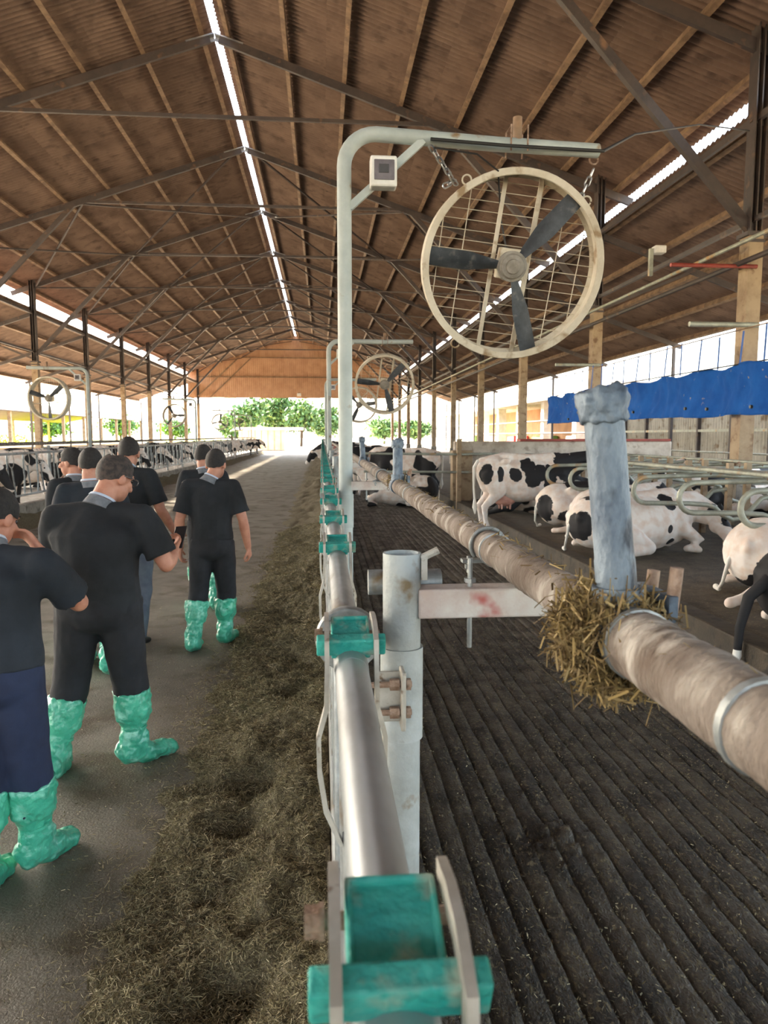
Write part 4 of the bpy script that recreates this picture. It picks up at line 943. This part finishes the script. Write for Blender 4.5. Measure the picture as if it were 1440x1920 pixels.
# side building on the right
sb = empty('side_building', (20, 75, 0), 0, 'orange-brown building with white posts beyond the right side', 'building')
b = MB(); b.box((2.2,0,2.3), (.3,64,4.6)); b.build('back_wall', M['brown'], sb, False)
b = MB(); b.box((0,0,4.75), (6,66,.5)); b.build('roof_edge', M['whitewall'], sb, False)
for i in range(9): b = MB(); b.box((-1.6,-31+i*7.7,2.25), (.8,.8,4.5)); b.build('white_pillar', M['whitepaint'], sb, False)
for i in range(6): b = MB(); b.box((1.2,-26+i*10,.9), (1.6,3.2,1.8)); b.build('stored_bale', (M['redpaint'], M['whitepaint'], M['leaf'])[i % 3], sb, False, .1)
for z in (2.0, 3.0): b = MB(); b.tube([(-2.1,-32,z),(-2.1,32,z)], .06, 6); b.build('side_rail', M['truss'], sb)
# corrugated wall of the outer pen
cw = empty('corrugated_wall', (15.2, 31, 0), 0, 'pale corrugated metal wall of the outer pen under the blue tarpaulin', 'wall')
def cpan(L, H):
    n = int(L/.2)*6; ys = np.linspace(-L/2, L/2, n); x = .035*np.cos(ys*2*np.pi/.2); X = np.stack([x, x]); Yy = np.stack([ys, ys]); Z = np.stack([np.zeros(n), np.full(n, H)])
    me = grid_mesh('wall_panel', X, Yy, Z); me.materials.append(M['corr']); return me
cpm = cpan(2.36, 3.1)
for i in range(8): inst('wall_panel', cpm, cw, (0,-8.4+2.4*i,.5))
for i in range(9): b = MB(); b.box((-.1,-9.6+2.4*i,1.9), (.14,.12,3.8)); b.build('wall_post', M['truss'], cw, False)
for z in (.5, 2.0, 3.6): b = MB(); b.box((-.12,0,z), (.08,19.4,.1)); b.build('wall_girt', M['pipe'], cw, False)
for i, (z, x) in enumerate(((1.25,12.9), (.85,12.9))):
    b = MB(); b.tube([(x,4,z),(x,18,z),(x,34,z)], .03, 8); tag(b.build('outer_rail', M['pipe']), ('upper','lower')[i]+' pipe rail of the outer pen beyond the far stalls', 'rail', 'outer pen rails')
# trees, crop, distant posts
def tree(x, y, h, w, seed, label):
    r = np.random.default_rng(seed); t = empty('tree', (x, y, 0), 0, label, 'tree', 'trees beyond the far end')
    b = MB(); b.tube([(0,0,0),(.1,0,h*.3),(0,.1,h*.7)], [.25,.2,.08], 8)
    for i in range(5): a = i*1.3; b.tube([(0,0,h*.3),(math.cos(a)*w*.3,math.sin(a)*w*.3,h*.55)], [.1,.04], 6)
    b.build('trunk', M['bark'], t)
    n = 2600; nc = 22; cc = r.normal(0, 1, (nc, 3)); cc /= np.linalg.norm(cc, axis=1)[:, None]; cc *= r.uniform(.2, .75, (nc, 1)); cc *= np.array([w/2, w/2, h*.38]); cc[:, 2] += h*.6
    k = r.integers(0, nc, n); p = cc[k]+r.normal(0, 1, (n, 3))*np.array([w*.10, w*.10, h*.07])
    link('foliage', quads_mesh('foliage', blades(n, p[:, 0], p[:, 1], p[:, 2], .35, .8, .25, .5, .8, seed), n), M['leaf'], t)
for i, (x, y, h, w) in enumerate(((-12,124,8.4,6.5), (-7.5,130,9.6,7.5), (-3.4,125,8.4,6.5), (1,131,7.2,7), (-17,142,6.5,6), (12,142,5.5,6.5), (19,148,5.,7), (-34,172,6,9), (-60,170,6,9), (-47,178,7,10))):
    tree(x, y, h, w, 100+i, 'leafy green tree beyond the far barn end, %s of the row' % ORD[i+1])
g = MB(); g.box((-150,190,.2), (240,150,.6)); tag(g.build('crop_field', M['field'], smooth=False), kind='structure')
n = 5000; vv = blades(n, rng.uniform(-75,-48.5,n), rng.uniform(62,140,n), rng.uniform(.2,1.9,n), .3, .9, .1, .25, .9, 77)
tag(link('yellow_hedge', quads_mesh('yellow_hedge', vv, n), M['hay']), 'sunlit yellow-green crop beyond the left pen', 'crop', kind='stuff')
pw = empty('distant_fence', (-1.5, 100, 0), 0, 'white fence in front of the trees beyond the far end', 'fence')
for i in range(12): b = MB(); b.box((i*1.6,0,.7), (.12,.12,1.4)); b.build('fence_post', M['whitepaint'], pw, False)
for z in (.6, 1.2): b = MB(); b.box((9,0,z), (18,.06,.14)); b.build('fence_rail', M['whitepaint'], pw, False)
# ================================================================ PEOPLE
def hand(w, d, pn, curl=.6, s=1., grip=False):
    d = V(d).normalized(); pn = V(pn); pn = (pn-d*pn.dot(d)).normalized(); sd = d.cross(pn).normalized()
    S = [sweep([w-d*.01, w+d*.03*s, w+d*.085*s], [(.026*s,.022*s),(.038*s,.019*s),(.042*s,.016*s)], False, sd)]
    for i, (off, L) in enumerate(((-.034,.066), (-.0115,.078), (.0115,.073), (.034,.056))):
        b0 = w+d*(.085-.004*abs(off)*100*.3)*s+sd*off*s; fan_ = sd*off*1.2
        d1 = (d*math.cos(curl*.6)+pn*math.sin(curl*.6)+fan_).normalized(); d2 = (d*math.cos(curl*1.7)+pn*math.sin(curl*1.7)+fan_*.6).normalized(); d3 = (d*math.cos(curl*2.6)+pn*math.sin(curl*2.6)).normalized()
        p1 = b0+d1*L*.45*s; p2 = p1+d2*L*.33*s; p3 = p2+d3*L*.25*s
        S.append(sweep([b0-d*.012, p1, p2, p3], [.0098*s,.0092*s,.0086*s,.0078*s], False, sd, 8))
    t0 = w+d*.03*s-sd*.032*s; t1 = t0+(d*.55-sd*.6+pn*.35).normalized()*.04*s; t2 = t1+(d*.8-sd*.1+pn*.5).normalized()*.034*s
    S.append(sweep([t0, t1, t2], [.014*s,.0115*s,.0095*s], False, pn, 8))
    return S

def person(label, loc, rz, H=1.72, fat=1., J=None, head=(0,0,0), shirt='shirt', trouser='trouser', boots=True, hair='hair', bald=False, glasses=False,
           curl=(.6,.6), palm=(None,None), tuck=True, hem=.93, phone=None, wide=1.):
    s = H/1.72
    D = dict(pelvis=(0,0,.93), waist=(0,0,1.07), chest=(0,-.01,1.28), neck=(0,-.005,1.455), head=(0,.03,1.60),
             sl=(-.185,-.01,1.395), el=(-.245,-.04,1.12), wl=(-.25,.05,.88), sr=(.185,-.01,1.395), er=(.245,-.04,1.12), wr=(.25,.05,.88),
             hl=(-.09,0,.90), kl=(-.10,.03,.49), al=(-.105,-.01,.09), tl=(-.125,.17,.04), hr=(.09,0,.90), kr=(.10,.03,.49), ar=(.105,-.01,.09), tr=(.125,.17,.04))
    if J: D.update(J)
    D = {k: V(v)*s for k, v in D.items()}
    for k in ('sl','sr','el','er'): D[k].x *= wide
    root = empty('person', loc, rz, label, 'person', 'visitors in dark polo shirts and boot covers')
    Hm = Matrix.Translation(D['head']) @ Matrix.Rotation(R(head[0]), 4, 'Z') @ Matrix.Rotation(R(head[1]), 4, 'X') @ Matrix.Rotation(R(head[2]), 4, 'Y') @ Matrix.Scale(s, 4)
    R3 = Hm.to_3x3()
    hp = lambda x, y, z: Hm @ V((x, y, z))
    def he(c, r): return ell(hp(*c), V(r)*s, Hm.to_3x3().normalized())
    # ---- one continuous body skin
    S = [he((0,-.005,.025), (.078,.097,.095)), he((0,.03,-.055), (.062,.07,.07)), he((0,.06,-.085), (.035,.035,.03)),
         sweep([hp(0,.093,.02), hp(0,.108,-.012), hp(0,.116,-.03)], [.010,.013,.017]), he((0,.10,-.036), (.019,.014,.010)),
         sweep([hp(-.042,.082,.028), hp(0,.092,.03), hp(.042,.082,.028)], [.011,.012,.011]),
         he((-.04,.066,-.02), (.024,.022,.02)), he((.04,.066,-.02), (.024,.022,.02)), he((0,.092,-.062), (.022,.010,.006)), he((0,.090,-.074), (.020,.010,.007)),
         he((-.079,-.008,-.012), (.011,.024,.034)), he((.079,-.008,-.012), (.011,.024,.034)),
         sweep([D['neck']-V((0,0,.06)), D['neck'], hp(0,-.02,-.06)], [.062*s*fat**.5,.058*s*fat**.5,.056*s*fat**.4])]
    S += [sweep([D['pelvis']-V((0,0,.05)), D['waist'], D['chest'], D['neck']-V((0,0,.07))], [(.13*s,.09*s),(.12*s,.085*s),(.14*s,.09*s),(.11*s,.07*s)], False)]
    for q, (sh_, e, w) in enumerate((('sl','el','wl'), ('sr','er','wr'))):
        S.append(sweep([D[sh_], D[sh_].lerp(D[e],.5), D[e]], [.052*s,.049*s*fat**.5,.042*s]))
        S.append(sweep([D[e], D[e].lerp(D[w],.3), D[w]], [.042*s,.043*s*fat**.4,(.029*s,.027*s)]))
        pn = V(palm[q]) if palm[q] else V((1 if q == 0 else -1, .15, 0))
        S += hand(D[w], D[w]-D[e], pn, curl[q], s)
    for h, k, a, t in (('hl','kl','al','tl'), ('hr','kr','ar','tr')):
        S.append(sweep([D[h], D[k], D[a]], [.066*s,.048*s,.035*s])); S.append(sweep([D[a], D[t]], [.035*s,.028*s]))
    body = blob('body', S, .0072, M['skin'], root, 3)
    b = MB()
    for q in (-1, 1): b.sphere(hp(q*.034,.083,.008), .011*s, 8, 6)
    b.build('eyes', M['eye'], body)
    b = MB()
    for q in (-1, 1): b.tube([hp(q*.018,.096,.033), hp(q*.036,.094,.038), hp(q*.055,.08,.03)], .004*s, 5)
    b.build('eyebrows', M['hair'], body)
    # ---- hair cap
    hb = MB(); nA, nP = 40, 14; vs = []; fs = []
    for layer, gr in ((0, 1.0), (1, .93)):
        for i in range(nP+1):
            for k in range(nA):
                az = 2*math.pi*k/nA                                 # 0 = front
                c = (1-math.cos(az))/2
                end = R(52+58*min(1, c*1.7)+18*max(0, c-.55)/.45)+.03*math.sin(az*9)
                if abs(math.sin(az)) > .75 and math.cos(az) > -.3: end = max(end, R(98))
                st = (R(16)+R(34)*c)*(.85+.15*math.sin(az*5+1)) if bald else 0
                th = st+(end-st)*i/nP
                rr = 1+.015*noise.noise(V((az*3, th*6, 1)))
                x = math.sin(th)*math.sin(az)*.086*rr; y = math.sin(th)*math.cos(az)*.105*rr-.006; z = math.cos(th)*.108*rr+.026
                if bald: y -= .0
                vs.append(hp(x*gr, y*gr, (z-.02)*gr+.02))
        o = layer*(nP+1)*nA
        for i in range(nP):
            for k in range(nA):
                f = (o+i*nA+k, o+(i+1)*nA+k, o+(i+1)*nA+(k+1) % nA, o+i*nA+(k+1) % nA); fs.append(f if layer == 0 else f[::-1])
    L1 = (nP+1)*nA
    for k in range(nA):
        k2 = (k+1) % nA; fs.append((nP*nA+k, L1+nP*nA+k, L1+nP*nA+k2, nP*nA+k2))
    hb.add(vs, fs); hb.build('hair', M[hair], root, True, 0, 80)
    # ---- polo shirt
    pel, wai, che, nec = D['pelvis'], D['waist'], D['chest'], D['neck']
    hemc = pel+(pel-wai).normalized()*(.93-hem)*s*1.0
    f = fat
    T = [sweep([hemc, pel+(wai-pel)*.3, wai, che.lerp(wai,.4), che, che.lerp(nec,.55), nec-V((0,0,.025))*s], [(.172*s*f,.125*s*f),(.172*s*f,.128*s*f),(.165*s*f,.128*s*f),(.175*s*f,.128*s*f**.8),(.19*s*f**.8*wide**.5,.125*s*f**.6),(.165*s*wide**.5,.10*s),(.085*s,.078*s)], True),
         sweep([D['sl'].lerp(nec,.1), che.lerp(nec,.75), D['sr'].lerp(nec,.1)], [.066*s,(.075*s,.07*s),.066*s], False, V((0,1,0)))]
    for sh_, e in (('sl','el'), ('sr','er')):
        u = D[e]-D[sh_]
        T.append(ell(D[sh_], .074*s)); T.append(sweep([D[sh_]-u*.1, D[sh_]+u*.25, D[sh_]+u*.62, D[sh_]+u*.80], [.07*s,.076*s*f**.3,.074*s*f**.4,.078*s*f**.4], True))
    sho = blob('shirt', T, .011, M[shirt], root, 3, .006, 7)
    b = MB(); nn = (hp(0,-.02,-.06)-D['neck']).normalized(); c0 = D['neck']
    c = sweep([c0-nn*.028*s, c0+nn*.004*s, c0+nn*.022*s], [(.088*s,.082*s),(.074*s*f**.3,.073*s*f**.3),(.068*s*f**.3,.068*s*f**.3)], True); b.add(*c); b.build('collar', M['collar'], sho, True, 0, 60)
    b = MB(); c = sweep([c0+nn*.026*s, c0+nn*.040*s], [(.0705*s*f**.3,.071*s*f**.3),(.066*s*f**.3,.066*s*f**.3)], True); b.add(*c); b.build('lanyard', M['lanyard'], sho, True, 0, 60)
    # ---- trousers
    endz = .30 if boots else .06
    T = [sweep([wai.lerp(pel,.35), pel, pel-V((0,0,.09))*s], [(.163*s*f,.122*s*f),(.168*s*f,.126*s*f),(.158*s*f,.12*s*f)], True), ell(pel+V((0,-.045,-.05))*s, (.15*s*f,.10*s*f,.11*s))]
    for h, k, a in (('hl','kl','al'), ('hr','kr','ar')):
        e = D[k].lerp(D[a], min(1, (D[k].z-endz*s)/max(.05, D[k].z-D[a].z)))
        T.append(sweep([D[h]+V((0,0,.03)), D[h].lerp(D[k],.4), D[k], e], [(.098*s*f,.105*s*f),(.094*s*f**.7,.10*s*f**.7),(.082*s*f**.5,.086*s*f**.5),(.080*s*f**.3,.084*s*f**.3)], True))
    blob('trousers', T, .012, M[trouser], root, 4, .008, 8)
    # ---- boot covers
    for k, a, t in (('kl','al','tl'), ('kr','ar','tr')):
        K, A, To = D[k], D[a], D[t]; fd = (To-A); fd = fd.normalized()
        if boots:
            up = (K-A).normalized(); topp = A+up*.335*s
            T = [sweep([topp, A+up*.28*s, A+up*.20*s, A+up*.13*s, A+up*.07*s, A-up*.02*s], [(.100*s,.102*s),(.098*s,.10*s),(.092*s,.095*s),(.062*s,.064*s),(.074*s,.078*s),(.058*s,.066*s)], True),
                 sweep([A-fd*.055*s-V((0,0,.012))*s, A+fd*.05*s-V((0,0,.02))*s, To+fd*.03*s], [(.060*s,.066*s),(.068*s,.062*s),(.062*s,.042*s)], False)]
            bo = blob('boot_cover', T, .0085, M['bootcover'], root, 2, .014, 20)
            b = MB(); b.lathe([(.060*s,-.006),(.069*s,-.006),(.069*s,.006),(.060*s,.006)], 16, Matrix.Translation(A+up*.125*s) @ up.to_track_quat('Z','Y').to_matrix().to_4x4(), True); b.build('tie_band', M['bootcover'], bo)
        else:
            T = [sweep([A-fd*.06*s-V((0,0,.02))*s, A+fd*.05*s-V((0,0,.02))*s, To+fd*.04*s], [(.042*s,.05*s),(.046*s,.045*s),(.042*s,.028*s)], False), sweep([A+V((0,0,.05)), A], [.045*s,.045*s], True)]
            blob('shoe', T, .01, M['shoe'], root, 2)
    if glasses:
        b = MB()
        for q in (-1, 1):
            b.tube([hp(q*.036+.024*math.cos(x), .112, .008+.019*math.sin(x)) for x in [i*math.pi/7 for i in range(14)]], .0022*s, 5, True)
            b.tube([hp(q*.06,.11,.014), hp(q*.082,.05,.014), hp(q*.086,-.01,.008)], .0028*s, 5)
        b.tube([hp(-.012,.114,.012), hp(.012,.114,.012)], .002*s, 5); b.build('glasses', M['lens'], root)
    if phone:
        p, d, nrm = phone; t = empty('phone', (0,0,0), 0, 'dark phone held by the heavy man with glasses', 'phone')
        d = V(d).normalized(); nrm = V(nrm); nrm = (nrm-d*nrm.dot(d)).normalized(); mm = Matrix((d.cross(nrm), nrm, d)).transposed().to_4x4()
        t.matrix_world = Matrix.Translation(loc) @ Matrix.Rotation(rz, 4, 'Z') @ Matrix.Translation(V(p)*s) @ mm
        MB().box((0,0,0), (.072,.008,.15)).build('phone_body', M['phone'], t, False, .003); MB().box((0,-.0046,0), (.066,.001,.14)).build('phone_screen', M['window'], t, False)
    return root

walkL = dict(hl=(-.09,0,.9), kl=(-.10,-.02,.48), al=(-.11,-.22,.11), tl=(-.13,-.05,.045), hr=(.09,0,.9), kr=(.105,.10,.49), ar=(.11,.12,.09), tr=(.13,.30,.045))
walkR = dict(hr=(.09,0,.9), kr=(.10,-.02,.48), ar=(.11,-.22,.11), tr=(.12,-.05,.045), hl=(-.09,0,.9), kl=(-.105,.10,.49), al=(-.11,.12,.09), tl=(-.12,.30,.045))
# man in the middle of the alley, walking away
person('man in a black polo walking away down the middle of the alley', (-.93,6.26,0), R(-2), 1.69, 1.06,
       dict(walkL, kl=(-.12,-.02,.48), al=(-.15,-.17,.10), tl=(-.165,.0,.045), kr=(.10,.08,.49), ar=(.075,.09,.09), tr=(.11,.27,.045), el=(-.26,-.05,1.12), wl=(-.275,.01,.87), er=(.27,-.03,1.12), wr=(.30,.05,.87), head=(.04,.045,1.59)), (-8,-8,0), tuck=True, hem=.95)
# the man beside him, half hidden
person('man half hidden to the left of the man walking in the middle', (-1.22,7.75,0), R(4), 1.70, 1.03, dict(walkR), (-30,-6,0), hem=.93)
# the big man with glasses
person('heavy man with thinning hair and glasses looking down to the right', (-1.18,3.93,0), R(2), 1.72, 1.27,
       dict(hl=(-.10,0,.9), kl=(-.16,.0,.48), al=(-.23,-.10,.10), tl=(-.25,.07,.045), hr=(.10,0,.9), kr=(.13,.06,.49), ar=(.15,.06,.09), tr=(.28,.17,.045),
            neck=(.015,.05,1.44), head=(.075,.125,1.575), chest=(0,.01,1.27), sl=(-.19,.04,1.37), sr=(.21,.02,1.37), er=(.315,.0,1.12), wr=(.36,.22,1.17), el=(-.23,.17,1.14), wl=(-.06,.34,1.10)),
       (-38,-22,0), hair='hairthin', bald=True, glasses=True, hem=.88, wide=1.12, palm=((.5,.5,.6),(-.7,-.2,.5)), curl=(.8,.7), phone=((.37,.33,1.22), (.1,.5,.6), (-.3,-.8,.5)))
# the man cut by the left edge, hand at his ear
person('man cut off by the left edge with a hand at his ear', (-1.32,2.92,0), R(-4), 1.66, 1.14,
       dict(pelvis=(.04,0,.93), waist=(.03,.02,1.06), chest=(.01,.05,1.25), neck=(-.02,.12,1.40), head=(-.03,.20,1.52), sl=(-.20,.07,1.34), sr=(.22,.06,1.34), er=(.30,.22,1.15), wr=(.12,.28,1.36), el=(-.28,.12,1.1), wl=(-.2,.33,1.12),
            hr=(.12,0,.9), kr=(.13,.05,.49), ar=(.12,.12,.10), tr=(.17,.28,.045), hl=(-.06,0,.9), kl=(-.02,-.02,.48), al=(-.01,-.12,.10), tl=(-.02,.06,.045)),
       (-14,-24,0), shirt='shirt2', trouser='trouser_navy', hem=.92, palm=((.5,.3,.3),(-.8,-.5,.0)), curl=(.6,.5))
# tall man behind the big man
person('tall man with thick black hair in jeans behind the man with glasses', (-1.66,6.45,0), R(-6), 1.79, 1.05, dict(walkR, er=(.27,.0,1.12), wr=(.33,.14,.93), head=(0,.06,1.59)), (10,-10,0), trouser='jeans', boots=False, hem=.92)
# man in profile looking left
person('man seen in profile looking toward the left fence', (-2.13,6.55,0), R(52), 1.69, 1.0, dict(walkL), (22,-4,0), hem=.92)
# man between profile man and the big man
person('man mostly hidden between the profile man and the man with glasses', (-1.74,5.72,0), R(8), 1.70, 1.08, dict(walkR), (-12,-8,0), shirt='shirt2', hem=.92)
